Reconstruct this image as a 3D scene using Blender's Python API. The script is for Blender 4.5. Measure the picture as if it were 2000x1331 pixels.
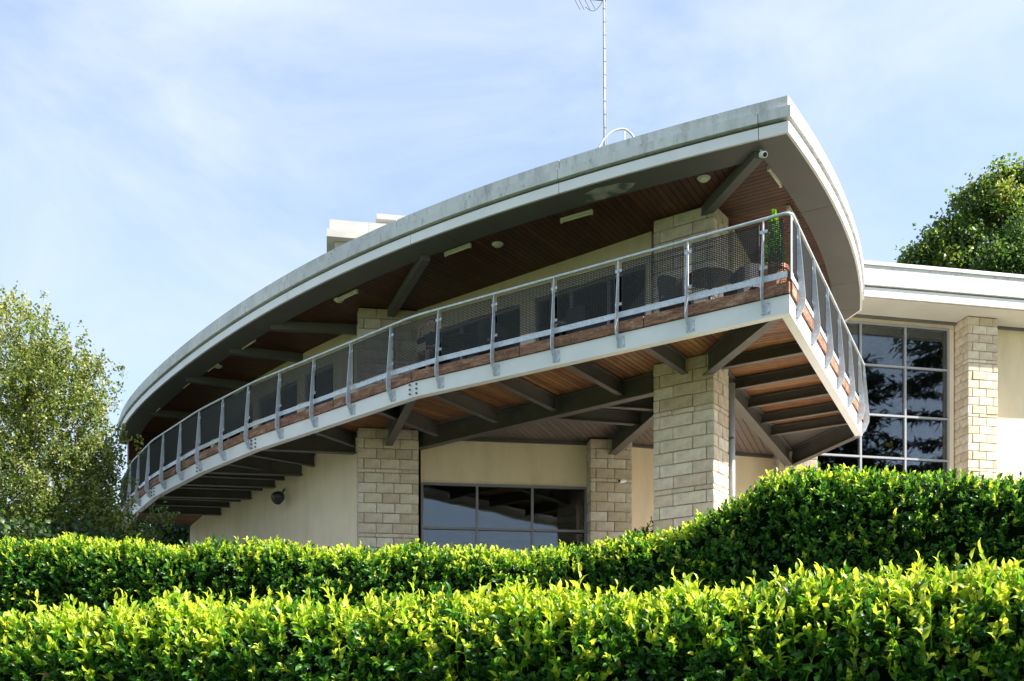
import bpy, math, random
import numpy as np
from mathutils import Vector, Matrix
R = math.radians
random.seed(7)
rng = np.random.default_rng(11)
scene = bpy.context.scene
for o in list(bpy.data.objects):
    bpy.data.objects.remove(o)
col = scene.collection

# ------------------------------------------------------------------ camera
EYE = 1.6
cam_d = bpy.data.cameras.new('camera')
cam = bpy.data.objects.new('camera', cam_d)
col.objects.link(cam)
cam.location = (0, 0, EYE)
cam.rotation_euler = (R(90), 0, 0)
cam_d.sensor_width = 36
cam_d.sensor_fit = 'HORIZONTAL'
cam_d.lens = 37.8
cam_d.shift_y = 0.387
cam_d.clip_start = 0.1
cam_d.clip_end = 5000
scene.camera = cam

# ------------------------------------------------------------------ sky, sun, exposure
SUN_AZ = 103.6      # degrees clockwise from +Y
SUN_EL = 40.0
world = bpy.data.worlds.new('World')
scene.world = world
world.use_nodes = True
wn = world.node_tree
wn.nodes.clear()
w_out = wn.nodes.new('ShaderNodeOutputWorld')
w_bg = wn.nodes.new('ShaderNodeBackground')
w_bg.inputs['Strength'].default_value = 0.108
w_sky = wn.nodes.new('ShaderNodeTexSky')
w_sky.sky_type = 'NISHITA'
w_sky.sun_disc = False
w_sky.sun_elevation = R(SUN_EL)
w_sky.sun_rotation = R(SUN_AZ)
w_sky.altitude = 100
w_sky.air_density = 1.0
w_sky.dust_density = 1.6
w_sky.ozone_density = 1.6
# thin cirrus over the whole dome
w_tc = wn.nodes.new('ShaderNodeTexCoord')
w_map = wn.nodes.new('ShaderNodeMapping')
w_map.inputs['Scale'].default_value = (1.9, 1.9, 3.4)
w_map.inputs['Rotation'].default_value = (0.15, 0.35, 0.4)
w_map.inputs['Location'].default_value = (1.0, 4.0, 2.0)
w_n1 = wn.nodes.new('ShaderNodeTexNoise')
w_n1.inputs['Scale'].default_value = 1.7
w_n1.inputs['Detail'].default_value = 8
w_n1.inputs['Roughness'].default_value = 0.6
w_n1.inputs['Distortion'].default_value = 0.5
w_r1 = wn.nodes.new('ShaderNodeValToRGB')
w_r1.color_ramp.elements[0].position = 0.36
w_r1.color_ramp.elements[0].color = (0.32, 0.32, 0.32, 1)
w_r1.color_ramp.elements[1].position = 0.74
w_r1.color_ramp.elements[1].color = (0.95, 0.95, 0.95, 1)
w_mix = wn.nodes.new('ShaderNodeMixRGB')
w_mix.inputs['Color2'].default_value = (2.75, 3.12, 3.62, 1)
wn.links.new(w_tc.outputs['Generated'], w_map.inputs['Vector'])
wn.links.new(w_map.outputs['Vector'], w_n1.inputs['Vector'])
wn.links.new(w_n1.outputs['Fac'], w_r1.inputs['Fac'])
wn.links.new(w_r1.outputs['Color'], w_mix.inputs['Fac'])
wn.links.new(w_sky.outputs['Color'], w_mix.inputs['Color1'])
wn.links.new(w_mix.outputs['Color'], w_bg.inputs['Color'])
wn.links.new(w_bg.outputs['Background'], w_out.inputs['Surface'])

sun_d = bpy.data.lights.new('sun', 'SUN')
sun_d.energy = 5.0
sun_d.angle = R(0.53)
sun_d.color = (1.0, 0.945, 0.86)
sun = bpy.data.objects.new('sun', sun_d)
col.objects.link(sun)
sv = Vector((math.sin(R(SUN_AZ)) * math.cos(R(SUN_EL)), math.cos(R(SUN_AZ)) * math.cos(R(SUN_EL)), math.sin(R(SUN_EL))))
sun.rotation_euler = sv.to_track_quat('Z', 'Y').to_euler()
sun.location = (30, -5, 40)

scene.view_settings.view_transform = 'Standard'
scene.view_settings.look = 'None'
scene.view_settings.gamma = 1
scene.view_settings.use_curve_mapping = False
scene.view_settings.exposure = 1.56

# ------------------------------------------------------------------ materials
def new_mat(name):
    m = bpy.data.materials.new(name)
    m.use_nodes = True
    nt = m.node_tree
    return m, nt, nt.nodes['Principled BSDF']

def N(nt, typ, **kw):
    n = nt.nodes.new(typ)
    for k, v in kw.items():
        if k in n.inputs:
            n.inputs[k].default_value = v
        else:
            setattr(n, k, v)
    return n

def ramp(nt, fac, stops):
    r = nt.nodes.new('ShaderNodeValToRGB')
    e = r.color_ramp.elements
    while len(e) < len(stops):
        e.new(0.5)
    for el, (p, c) in zip(e, stops):
        el.position = p
        el.color = (*c, 1) if len(c) == 3 else c
    nt.links.new(fac, r.inputs['Fac'])
    return r.outputs['Color']

def coords(nt, scale=(1, 1, 1), rot=(0, 0, 0)):
    tc = nt.nodes.new('ShaderNodeTexCoord')
    mp = nt.nodes.new('ShaderNodeMapping')
    mp.inputs['Scale'].default_value = scale
    mp.inputs['Rotation'].default_value = rot
    nt.links.new(tc.outputs['Object'], mp.inputs['Vector'])
    return mp.outputs['Vector']

def noise(nt, scale, detail=4, vec=None, rough=0.55, out='Fac'):
    n = N(nt, 'ShaderNodeTexNoise', Scale=scale, Detail=detail, Roughness=rough)
    if vec is None:
        vec = coords(nt)
    nt.links.new(vec, n.inputs['Vector'])
    return n.outputs[out]

def mixc(nt, fac, a, b, mode='MIX'):
    m = nt.nodes.new('ShaderNodeMixRGB')
    m.blend_type = mode
    for sock, v in ((m.inputs['Fac'], fac), (m.inputs['Color1'], a), (m.inputs['Color2'], b)):
        if hasattr(v, 'is_output'):
            nt.links.new(v, sock)
        elif isinstance(v, (int, float)):
            sock.default_value = v
        else:
            sock.default_value = (*v, 1)
    return m.outputs['Color']

def bump(nt, bsdf, height, strength=0.3, dist=0.01):
    b = N(nt, 'ShaderNodeBump', Strength=strength, Distance=dist)
    nt.links.new(height, b.inputs['Height'])
    nt.links.new(b.outputs['Normal'], bsdf.inputs['Normal'])

M = {}
def simple(name, c, rough=0.5, metal=0.0, var=0.12, scale=6.0, bmp=0.0, spec=None):
    m, nt, b = new_mat(name)
    f = noise(nt, scale, 5)
    lo = tuple(x * (1 - var) for x in c)
    hi = tuple(min(1, x * (1 + var)) for x in c)
    nt.links.new(ramp(nt, f, [(0.3, lo), (0.7, hi)]), b.inputs['Base Color'])
    b.inputs['Roughness'].default_value = rough
    b.inputs['Metallic'].default_value = metal
    if spec is not None:
        b.inputs['Specular IOR Level'].default_value = spec
    if bmp:
        bump(nt, b, noise(nt, scale * 12, 3), bmp, 0.005)
    M[name] = m
    return m

simple('white_steel', (0.70, 0.71, 0.72), 0.45, var=0.05, scale=2.0)
simple('dark_steel', (0.085, 0.08, 0.073), 0.5, var=0.15, scale=3.0)
simple('trim_grey', (0.115, 0.115, 0.115), 0.55, var=0.10, scale=1.2)
simple('mesh_steel', (0.045, 0.048, 0.055), 0.6, metal=0.0, var=0.1, spec=0.25)
simple('recess', (0.13, 0.135, 0.10), 0.9, var=0.4, scale=5.0)
simple('frame_grey', (0.20, 0.20, 0.215), 0.4, var=0.06)
simple('frame_white', (0.30, 0.32, 0.35), 0.35, var=0.04)
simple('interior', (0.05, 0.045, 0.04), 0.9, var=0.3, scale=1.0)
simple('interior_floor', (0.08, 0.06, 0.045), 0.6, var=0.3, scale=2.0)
simple('mortar', (0.36, 0.29, 0.205), 0.95, var=0.25, scale=9.0)
simple('pipe_grey', (0.40, 0.43, 0.46), 0.4, var=0.08)
simple('wicker', (0.025, 0.025, 0.03), 0.6, var=0.5, scale=40.0, bmp=0.6)
simple('cushion', (0.52, 0.47, 0.42), 0.9, var=0.1)
simple('terracotta', (0.42, 0.20, 0.12), 0.8, var=0.2, scale=8)
simple('tube_glow', (0.72, 0.70, 0.52), 0.4, var=0.04)
simple('white_plastic', (0.75, 0.75, 0.72), 0.35, var=0.04)
simple('black_plastic', (0.02, 0.02, 0.022), 0.3, var=0.1)
simple('skin', (0.74, 0.42, 0.33), 0.6, var=0.08, scale=20)
simple('shirt', (0.02, 0.028, 0.05), 0.85, var=0.2, scale=20)
simple('shorts', (0.03, 0.03, 0.035), 0.9, var=0.2, scale=20)
simple('hair', (0.12, 0.07, 0.04), 0.7, var=0.3, scale=30)
simple('bark_birch', (0.42, 0.39, 0.34), 0.85, var=0.5, scale=7, bmp=0.5)
simple('bark_brown', (0.12, 0.085, 0.06), 0.9, var=0.4, scale=6, bmp=0.5)
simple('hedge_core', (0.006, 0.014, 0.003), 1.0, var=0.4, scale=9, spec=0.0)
simple('yellow_sign', (0.55, 0.45, 0.03), 0.5, var=0.03)
simple('block_white', (0.42, 0.415, 0.40), 0.7, var=0.12, scale=1.5)
simple('twig', (0.10, 0.13, 0.04), 0.8, var=0.3)

def mat_fascia():
    m, nt, b = new_mat('fascia')
    big = noise(nt, 0.9, 5)
    base = ramp(nt, big, [(0.3, (0.49, 0.505, 0.515)), (0.7, (0.64, 0.655, 0.665))])
    streak = noise(nt, 1.0, 9, coords(nt, (5, 5, 1.1)), 0.72)
    st = ramp(nt, streak, [(0.46, (0, 0, 0)), (0.78, (1, 1, 1))])
    patch = ramp(nt, noise(nt, 1.6, 5), [(0.36, (0.1, 0.1, 0.1)), (0.62, (1, 1, 1))])
    f = mixc(nt, 1.0, st, patch, 'MULTIPLY')
    c1 = mixc(nt, f, base, (0.19, 0.205, 0.19))
    sp = ramp(nt, noise(nt, 14, 5, coords(nt, (1, 1, 0.6)), 0.7), [(0.58, (0, 0, 0)), (0.70, (1, 1, 1))])
    f2 = mixc(nt, 1.0, sp, ramp(nt, noise(nt, 1.1, 3), [(0.40, (0, 0, 0)), (0.58, (1, 1, 1))]), 'MULTIPLY')
    c2 = mixc(nt, f2, c1, (0.10, 0.105, 0.085))
    nt.links.new(c2, b.inputs['Base Color'])
    b.inputs['Roughness'].default_value = 0.75
    bump(nt, b, noise(nt, 30, 4), 0.15, 0.004)
    M['fascia'] = m
mat_fascia()

def mat_render():
    m, nt, b = new_mat('cream_render')
    f = noise(nt, 0.7, 6)
    c = ramp(nt, f, [(0.25, (0.73, 0.61, 0.43)), (0.75, (0.82, 0.72, 0.54))])
    st = ramp(nt, noise(nt, 1.0, 5, coords(nt, (2.2, 2.2, 0.5)), 0.7), [(0.46, (0, 0, 0)), (0.78, (0.4, 0.4, 0.4))])
    c = mixc(nt, st, c, (0.46, 0.39, 0.28))
    nt.links.new(c, b.inputs['Base Color'])
    b.inputs['Roughness'].default_value = 0.92
    bump(nt, b, noise(nt, 45, 4), 0.25, 0.006)
    M['cream_render'] = m
mat_render()

def mat_stone():
    m, nt, b = new_mat('stone')
    oi = nt.nodes.new('ShaderNodeObjectInfo')
    c0 = ramp(nt, oi.outputs['Random'], [(0.0, (0.50, 0.42, 0.31)), (0.2, (0.72, 0.66, 0.55)), (0.4, (0.60, 0.50, 0.40)), (0.6, (0.74, 0.69, 0.60)), (0.8, (0.56, 0.47, 0.36)), (1.0, (0.70, 0.65, 0.53))])
    n1 = ramp(nt, noise(nt, 7, 6), [(0.3, (0.72, 0.70, 0.66)), (0.7, (1.08, 1.06, 1.02))])
    c = mixc(nt, 1.0, c0, n1, 'MULTIPLY')
    lich = ramp(nt, noise(nt, 3.5, 5), [(0.55, (0, 0, 0)), (0.75, (0.28, 0.28, 0.28))])
    c = mixc(nt, lich, c, (0.50, 0.47, 0.28))
    nt.links.new(c, b.inputs['Base Color'])
    b.inputs['Roughness'].default_value = 0.92
    bump(nt, b, noise(nt, 16, 8, None, 0.7), 0.7, 0.02)
    M['stone'] = m
mat_stone()

def mat_wood(name, stops, rough=0.55, fine=70.0, dark=0.45):
    m, nt, b = new_mat(name)
    g = nt.nodes.new('ShaderNodeNewGeometry')
    c0 = ramp(nt, g.outputs['Random Per Island'], stops)
    gr = ramp(nt, noise(nt, 5.0, 6, None, 0.65), [(0.3, (dark, dark * 0.92, dark * 0.85)), (0.68, (1.1, 1.08, 1.05))])
    c = mixc(nt, 0.8, c0, gr, 'MULTIPLY')
    nt.links.new(c, b.inputs['Base Color'])
    b.inputs['Roughness'].default_value = rough
    M[name] = m
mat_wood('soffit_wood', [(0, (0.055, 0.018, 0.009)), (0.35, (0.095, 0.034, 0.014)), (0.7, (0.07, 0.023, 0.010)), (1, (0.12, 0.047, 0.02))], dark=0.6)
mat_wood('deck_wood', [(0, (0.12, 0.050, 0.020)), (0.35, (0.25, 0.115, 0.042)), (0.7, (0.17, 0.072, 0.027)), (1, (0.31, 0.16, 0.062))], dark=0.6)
mat_wood('grey_boards', [(0, (0.105, 0.085, 0.078)), (0.5, (0.13, 0.105, 0.095)), (1, (0.15, 0.12, 0.11))], dark=0.75)

def mat_timber():
    m, nt, b = new_mat('old_timber')
    v = coords(nt, (1.0, 1.0, 4.0))
    c = ramp(nt, noise(nt, 2.6, 10, v, 0.78), [(0.34, (0.05, 0.03, 0.022)), (0.46, (0.17, 0.075, 0.045)), (0.55, (0.27, 0.125, 0.075)), (0.66, (0.46, 0.38, 0.31))])
    spots = ramp(nt, noise(nt, 22, 6, v, 0.75), [(0.5, (0, 0, 0)), (0.62, (0.8, 0.8, 0.8))])
    c = mixc(nt, spots, c, (0.36, 0.24, 0.16))
    nt.links.new(c, b.inputs['Base Color'])
    b.inputs['Roughness'].default_value = 0.9
    bump(nt, b, noise(nt, 18, 8, v, 0.7), 0.9, 0.02)
    M['old_timber'] = m
mat_timber()

def mat_galv():
    m, nt, b = new_mat('galvanised')
    v = N(nt, 'ShaderNodeTexVoronoi', Scale=28.0)
    nt.links.new(coords(nt), v.inputs['Vector'])
    c = ramp(nt, v.outputs['Color'], [(0.1, (0.40, 0.44, 0.48)), (0.9, (0.56, 0.60, 0.65))])
    c = mixc(nt, ramp(nt, noise(nt, 6, 5), [(0.45, (0, 0, 0)), (0.75, (0.6, 0.6, 0.6))]), c, (0.66, 0.69, 0.72))
    nt.links.new(c, b.inputs['Base Color'])
    b.inputs['Metallic'].default_value = 0.35
    b.inputs['Roughness'].default_value = 0.42
    M['galvanised'] = m
mat_galv()

def mat_glass(gname, lo, hi):
    m, nt, b = new_mat(gname)
    nt.nodes.remove(b)
    out = nt.nodes['Material Output']
    gl = N(nt, 'ShaderNodeBsdfGlossy', Roughness=0.012)
    gl.inputs['Color'].default_value = (0.92, 0.95, 1.0, 1)
    tr = N(nt, 'ShaderNodeBsdfTransparent')
    tr.inputs['Color'].default_value = (0.62, 0.65, 0.66, 1)
    fr = N(nt, 'ShaderNodeFresnel', IOR=1.9)
    mr = N(nt, 'ShaderNodeMapRange')
    mr.inputs['To Min'].default_value = lo
    mr.inputs['To Max'].default_value = hi
    nt.links.new(fr.outputs['Fac'], mr.inputs['Value'])
    wv = noise(nt, 1.1, 2)
    bp = N(nt, 'ShaderNodeBump', Strength=0.035, Distance=0.05)
    nt.links.new(wv, bp.inputs['Height'])
    nt.links.new(bp.outputs['Normal'], gl.inputs['Normal'])
    mx = nt.nodes.new('ShaderNodeMixShader')
    gm = nt.nodes.new('ShaderNodeNewGeometry')
    inv = N(nt, 'ShaderNodeMath', operation='SUBTRACT')
    inv.inputs[0].default_value = 1.0
    nt.links.new(gm.outputs['Backfacing'], inv.inputs[1])
    mu = N(nt, 'ShaderNodeMath', operation='MULTIPLY')
    nt.links.new(mr.outputs['Result'], mu.inputs[0])
    nt.links.new(inv.outputs[0], mu.inputs[1])
    nt.links.new(mu.outputs[0], mx.inputs['Fac'])
    nt.links.new(tr.outputs['BSDF'], mx.inputs[1])
    nt.links.new(gl.outputs['BSDF'], mx.inputs[2])
    nt.links.new(mx.outputs['Shader'], out.inputs['Surface'])
    M[gname] = m
mat_glass('window_glass', 0.33, 0.95)
mat_glass('door_glass', 0.0, 0.55)

def mat_leaf(name, stops, trans_stops, tmix=0.35, rough=0.35):
    m, nt, b = new_mat(name)
    at = nt.nodes.new('ShaderNodeAttribute')
    at.attribute_name = 'tint'
    c = ramp(nt, at.outputs['Fac'], stops)
    nt.links.new(c, b.inputs['Base Color'])
    b.inputs['Roughness'].default_value = rough
    ct = ramp(nt, at.outputs['Fac'], trans_stops)
    tl = N(nt, 'ShaderNodeBsdfTranslucent')
    nt.links.new(ct, tl.inputs['Color'])
    mx = N(nt, 'ShaderNodeMixShader')
    mx.inputs['Fac'].default_value = tmix
    nt.links.new(b.outputs['BSDF'], mx.inputs[1])
    nt.links.new(tl.outputs['BSDF'], mx.inputs[2])
    nt.links.new(mx.outputs['Shader'], nt.nodes['Material Output'].inputs['Surface'])
    M[name] = m
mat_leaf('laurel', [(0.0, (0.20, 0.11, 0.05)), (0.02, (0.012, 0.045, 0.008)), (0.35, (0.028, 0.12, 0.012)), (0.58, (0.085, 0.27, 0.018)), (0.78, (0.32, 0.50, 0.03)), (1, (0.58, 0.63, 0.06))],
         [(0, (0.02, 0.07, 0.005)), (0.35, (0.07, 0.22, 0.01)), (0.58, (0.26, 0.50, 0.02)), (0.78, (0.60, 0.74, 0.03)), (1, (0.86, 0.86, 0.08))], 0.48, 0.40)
mat_leaf('birch_leaf', [(0, (0.022, 0.05, 0.013)), (0.4, (0.07, 0.115, 0.02)), (0.75, (0.21, 0.24, 0.05)), (1, (0.40, 0.37, 0.10))],
         [(0, (0.05, 0.12, 0.01)), (0.4, (0.18, 0.30, 0.03)), (0.75, (0.38, 0.42, 0.06)), (1, (0.55, 0.48, 0.10))], 0.35, 0.4)
mat_leaf('oak_leaf', [(0, (0.012, 0.034, 0.010)), (0.4, (0.05, 0.10, 0.02)), (0.75, (0.12, 0.17, 0.03)), (1, (0.30, 0.28, 0.035))],
         [(0, (0.03, 0.08, 0.01)), (0.4, (0.14, 0.26, 0.03)), (0.75, (0.30, 0.40, 0.05)), (1, (0.55, 0.48, 0.06))], 0.42, 0.45)
mat_leaf('conifer_leaf', [(0, (0.006, 0.014, 0.007)), (0.5, (0.014, 0.03, 0.012)), (1, (0.03, 0.055, 0.02))],
         [(0, (0.01, 0.02, 0.01)), (0.5, (0.02, 0.04, 0.01)), (1, (0.05, 0.08, 0.02))], 0.15, 0.6)

def mat_grass():
    m, nt, b = new_mat('ground_grass')
    c = ramp(nt, noise(nt, 1.3, 8), [(0.3, (0.035, 0.055, 0.015)), (0.55, (0.06, 0.09, 0.02)), (0.75, (0.10, 0.10, 0.04))])
    nt.links.new(c, b.inputs['Base Color'])
    b.inputs['Roughness'].default_value = 0.95
    bump(nt, b, noise(nt, 25, 6), 0.6, 0.05)
    M['ground_grass'] = m
mat_grass()

# ------------------------------------------------------------------ object helpers
def tag(o, label=None, cat=None, group=None, kind=None):
    if label: o['label'] = label
    if cat: o['category'] = cat
    if group: o['group'] = group
    if kind: o['kind'] = kind
    return o

WLOC = {}
def link(o, parent=None, wloc=(0, 0, 0)):
    """place o with world origin wloc (translation-only parents)"""
    col.objects.link(o)
    WLOC[o.name] = Vector(wloc)
    if parent is not None:
        o.parent = parent
        o.location = Vector(wloc) - WLOC[parent.name]
    else:
        o.location = wloc
    return o

def empty(name, loc, parent=None):
    o = bpy.data.objects.new(name, None)
    o.empty_display_size = 0.3
    return link(o, parent, loc)

def inst(name, mesh, mtx, parent=None):
    """object sharing mesh data, with world matrix mtx (parents carry only translation)"""
    o = bpy.data.objects.new(name, mesh)
    col.objects.link(o)
    loc, rot, sca = mtx.decompose()
    if parent is not None:
        o.parent = parent
        o.location = loc - WLOC[parent.name]
    else:
        o.location = loc
    o.rotation_euler = rot.to_euler()
    o.scale = sca
    WLOC[o.name] = Vector(loc)
    return o

class MB:
    def __init__(self):
        self.v = []
        self.f = []
    def add(self, vs, fs):
        n = len(self.v)
        self.v += [tuple(p) for p in vs]
        self.f += [tuple(i + n for i in f) for f in fs]
        return self
    def box(self, c, ax, ay, az, hx, hy, hz):
        c = Vector(c); ax = Vector(ax) * hx; ay = Vector(ay) * hy; az = Vector(az) * hz
        vs = [c + sx * ax + sy * ay + sz * az for sz in (-1, 1) for sy in (-1, 1) for sx in (-1, 1)]
        return self.add(vs, [(0, 2, 3, 1), (4, 5, 7, 6), (0, 1, 5, 4), (2, 6, 7, 3), (0, 4, 6, 2), (1, 3, 7, 5)])
    def bar(self, p0, p1, w, h, up=(0, 0, 1)):
        p0 = Vector(p0); p1 = Vector(p1)
        d = (p1 - p0); L = d.length; d /= L
        s = d.cross(Vector(up)).normalized()
        u = s.cross(d)
        return self.box((p0 + p1) / 2, d, s, u, L / 2, w / 2, h / 2)
    def ibeam(self, p0, p1, depth, fw, tf=0.022, tw=0.015):
        """p0,p1 = bottom centre line"""
        p0 = Vector(p0); p1 = Vector(p1); z = Vector((0, 0, 1))
        self.bar(p0 + z * tf / 2, p1 + z * tf / 2, fw, tf)
        self.bar(p0 + z * (depth - tf / 2), p1 + z * (depth - tf / 2), fw, tf)
        self.bar(p0 + z * depth / 2, p1 + z * depth / 2, tw, depth - 2 * tf - 0.001)
        return self
    def tube(self, pts, r, n=8, cap=True):
        pts = [Vector(p) for p in pts]
        rs = r if isinstance(r, (list, tuple)) else [r] * len(pts)
        base = len(self.v)
        prev = None
        for i, p in enumerate(pts):
            a = pts[max(i - 1, 0)]; b = pts[min(i + 1, len(pts) - 1)]
            t = (b - a).normalized()
            if prev is None:
                ref = Vector((0, 0, 1)) if abs(t.z) < 0.9 else Vector((1, 0, 0))
                s = t.cross(ref).normalized()
            else:
                s = (prev - t * prev.dot(t)).normalized()
            prev = s
            u = s.cross(t)
            for k in range(n):
                a_ = 2 * math.pi * k / n
                self.v.append(tuple(p + (s * math.cos(a_) + u * math.sin(a_)) * rs[i]))
        for i in range(len(pts) - 1):
            for k in range(n):
                k2 = (k + 1) % n
                self.f.append((base + i * n + k, base + (i + 1) * n + k, base + (i + 1) * n + k2, base + i * n + k2))
        if cap:
            self.f.append(tuple(base + k for k in range(n)))
            self.f.append(tuple(base + (len(pts) - 1) * n + k for k in reversed(range(n))))
        return self
    def loft(self, secs, closed=True, caps=True):
        m = len(secs[0]); base = len(self.v)
        for s in secs:
            self.v += [tuple(p) for p in s]
        for i in range(len(secs) - 1):
            for k in range(m if closed else m - 1):
                k2 = (k + 1) % m
                self.f.append((base + i * m + k, base + i * m + k2, base + (i + 1) * m + k2, base + (i + 1) * m + k))
        if caps and closed:
            self.f.append(tuple(base + k for k in reversed(range(m))))
            self.f.append(tuple(base + (len(secs) - 1) * m + k for k in range(m)))
        return self
    def prism(self, poly, z0, z1):
        n = len(poly); b = len(self.v)
        self.v += [(p[0], p[1], z0) for p in poly] + [(p[0], p[1], z1) for p in poly]
        self.f.append(tuple(b + i for i in reversed(range(n))))
        self.f.append(tuple(b + n + i for i in range(n)))
        for i in range(n):
            j = (i + 1) % n
            self.f.append((b + i, b + j, b + n + j, b + n + i))
        return self
    def lathe(self, c, prof, n=16):
        c = Vector(c)
        secs = []
        for r, z in prof:
            secs.append([c + Vector((r * math.cos(2 * math.pi * k / n), r * math.sin(2 * math.pi * k / n), z)) for k in range(n)])
        return self.loft(secs)
    def mesh(self, name, mat, origin=(0, 0, 0), smooth=False):
        me = bpy.data.meshes.new(name)
        o = Vector(origin)
        me.from_pydata([tuple(Vector(p) - o) for p in self.v], [], self.f)
        me.materials.append(M[mat])
        if smooth:
            me.polygons.foreach_set('use_smooth', [True] * len(me.polygons))
        me.update()
        return me
    def build(self, name, mat, parent=None, smooth=False, wloc=None):
        if wloc is None:
            wloc = WLOC[parent.name] if parent is not None else (0, 0, 0)
        o = bpy.data.objects.new(name, self.mesh(name, mat, wloc, smooth))
        return link(o, parent, wloc)

def np_mesh(name, verts, loops, sizes, mat, tint=None, smooth=True):
    me = bpy.data.meshes.new(name)
    nv, nl, nf = len(verts), len(loops), len(sizes)
    me.vertices.add(nv)
    me.vertices.foreach_set('co', np.ascontiguousarray(verts, dtype=np.float32).ravel())
    me.loops.add(nl)
    me.loops.foreach_set('vertex_index', np.ascontiguousarray(loops, dtype=np.int32))
    me.polygons.add(nf)
    st = np.concatenate(([0], np.cumsum(sizes)[:-1])).astype(np.int32)
    me.polygons.foreach_set('loop_start', st)
    me.polygons.foreach_set('loop_total', np.asarray(sizes, dtype=np.int32))
    if smooth:
        me.polygons.foreach_set('use_smooth', np.ones(nf, dtype=bool))
    if tint is not None:
        a = me.attributes.new('tint', 'FLOAT', 'POINT')
        a.data.foreach_set('value', np.asarray(tint, dtype=np.float32))
    me.materials.append(M[mat])
    me.update()
    me.validate()
    return me

def norm(a):
    return a / np.maximum(np.linalg.norm(a, axis=-1, keepdims=True), 1e-9)

def leaf_arrays(base, axis, nrm, L, W, fold=0.25, curl=0.18, fine=True):
    """base/axis/nrm (n,3); L,W (n,) -> verts (n*k,3), loops, sizes"""
    n = len(base)
    axis = norm(axis)
    side = norm(np.cross(nrm, axis))
    up = np.cross(axis, side)
    L = L[:, None]; W = W[:, None]
    def pt(t, s, h):
        return base + axis * (t * L) + side * (s * W) + up * (h * L)
    if fine:
        P = [pt(0, 0, 0), pt(.33, 0, .04), pt(.70, 0, .02), pt(1, 0, -curl),
             pt(.30, .5, .04 + fold * .3), pt(.68, .42, .02 + fold * .25), pt(.30, -.5, .04 + fold * .3), pt(.68, -.42, .02 + fold * .25)]
        q = [(0, 1, 4), (1, 2, 5, 4), (2, 3, 5), (0, 6, 1), (1, 6, 7, 2), (2, 7, 3)]
    else:
        P = [pt(0, 0, 0), pt(.45, .5, fold * .25), pt(1, 0, -curl), pt(.45, -.5, fold * .25)]
        q = [(0, 2, 1), (0, 3, 2)]
    k = len(P)
    V = np.stack(P, 1).reshape(-1, 3)
    fl = np.array([i for f in q for i in f])
    fs = np.array([len(f) for f in q])
    loops = (np.arange(n)[:, None] * k + fl[None, :]).ravel()
    sizes = np.tile(fs, n)
    return V, loops, sizes, k

def lerp(a, b, t):
    return a + (b - a) * t
def V3(p, z):
    return Vector((p[0], p[1], z))
def off_poly(poly, d):
    """offset open polyline outward (right-hand side of travel) by d with mitres"""
    out = []
    n = len(poly)
    for i in range(n):
        p = Vector(poly[i])
        ns = []
        if i > 0:
            t = (p - Vector(poly[i - 1])).normalized(); ns.append(Vector((t.y, -t.x)))
        if i < n - 1:
            t = (Vector(poly[i + 1]) - p).normalized(); ns.append(Vector((t.y, -t.x)))
        if len(ns) == 2:
            m = (ns[0] + ns[1]); m /= max(m.length, 1e-6)
            k = 1 / max(m.dot(ns[0]), 0.3)
        else:
            m = ns[0]; k = 1
        out.append(p + m * d * k)
    return out

class Path:
    """polyline with arc length"""
    def __init__(self, pts):
        self.p = [Vector(q) for q in pts]
        self.s = [0]
        for a, b in zip(self.p, self.p[1:]):
            self.s.append(self.s[-1] + (b - a).length)
        self.L = self.s[-1]
    def at(self, s):
        s = min(max(s, 0), self.L)
        for i in range(len(self.p) - 1):
            if s <= self.s[i + 1] + 1e-9:
                t = (s - self.s[i]) / (self.s[i + 1] - self.s[i])
                return self.p[i].lerp(self.p[i + 1], t), (self.p[i + 1] - self.p[i]).normalized()
        return self.p[-1], (self.p[-1] - self.p[-2]).normalized()
    def near(self, q):
        best = (1e9, 0)
        for i in range(len(self.p) - 1):
            a, b = self.p[i], self.p[i + 1]
            t = max(0, min(1, (q - a).dot(b - a) / (b - a).length_squared))
            d = (a.lerp(b, t) - q).length
            if d < best[0]:
                best = (d, lerp(self.s[i], self.s[i + 1], t))
        return best[1]
    def sub(self, s0, s1):
        out = [self.at(s0)[0]]
        out += [p for p, s in zip(self.p, self.s) if s0 + 1e-4 < s < s1 - 1e-4]
        out.append(self.at(s1)[0])
        return out
# ------------------------------------------------------------------ terrain
def terrain():
    xs = np.concatenate((np.linspace(-900, -40, 14), np.linspace(-30, 30, 41), np.linspace(40, 900, 14)))
    ys = np.concatenate((np.linspace(-900, -30, 14), np.linspace(-20, 60, 54), np.linspace(75, 900, 12)))
    V = []
    for y in ys:
        for x in xs:
            t = min(max((y - 6) / 18.0, 0), 1)
            z = 3.9 * t * t * (3 - 2 * t)
            k = min(max((x - 1.5) / 5, 0), 1) * min(max((y - 9) / 8, 0), 1)
            z += 1.0 * k * (0 if 14 < y < 32 else 1)
            if y > 15: z = min(z, 4.0)
            z += 0.05 * math.sin(x * .7) * math.cos(y * .5)
            V.append((x, y, z))
    nx = len(xs)
    F = [(j * nx + i, j * nx + i + 1, (j + 1) * nx + i + 1, (j + 1) * nx + i) for j in range(len(ys) - 1) for i in range(nx - 1)]
    o = MB().add(V, F).build('ground', 'ground_grass', smooth=True)
    tag(o, 'grassy bank rising from the camera to the building', 'ground', kind='structure')
terrain()
simple('paving', (0.50, 0.455, 0.39), 0.9, var=0.15, scale=2.5, bmp=0.2)
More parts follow.
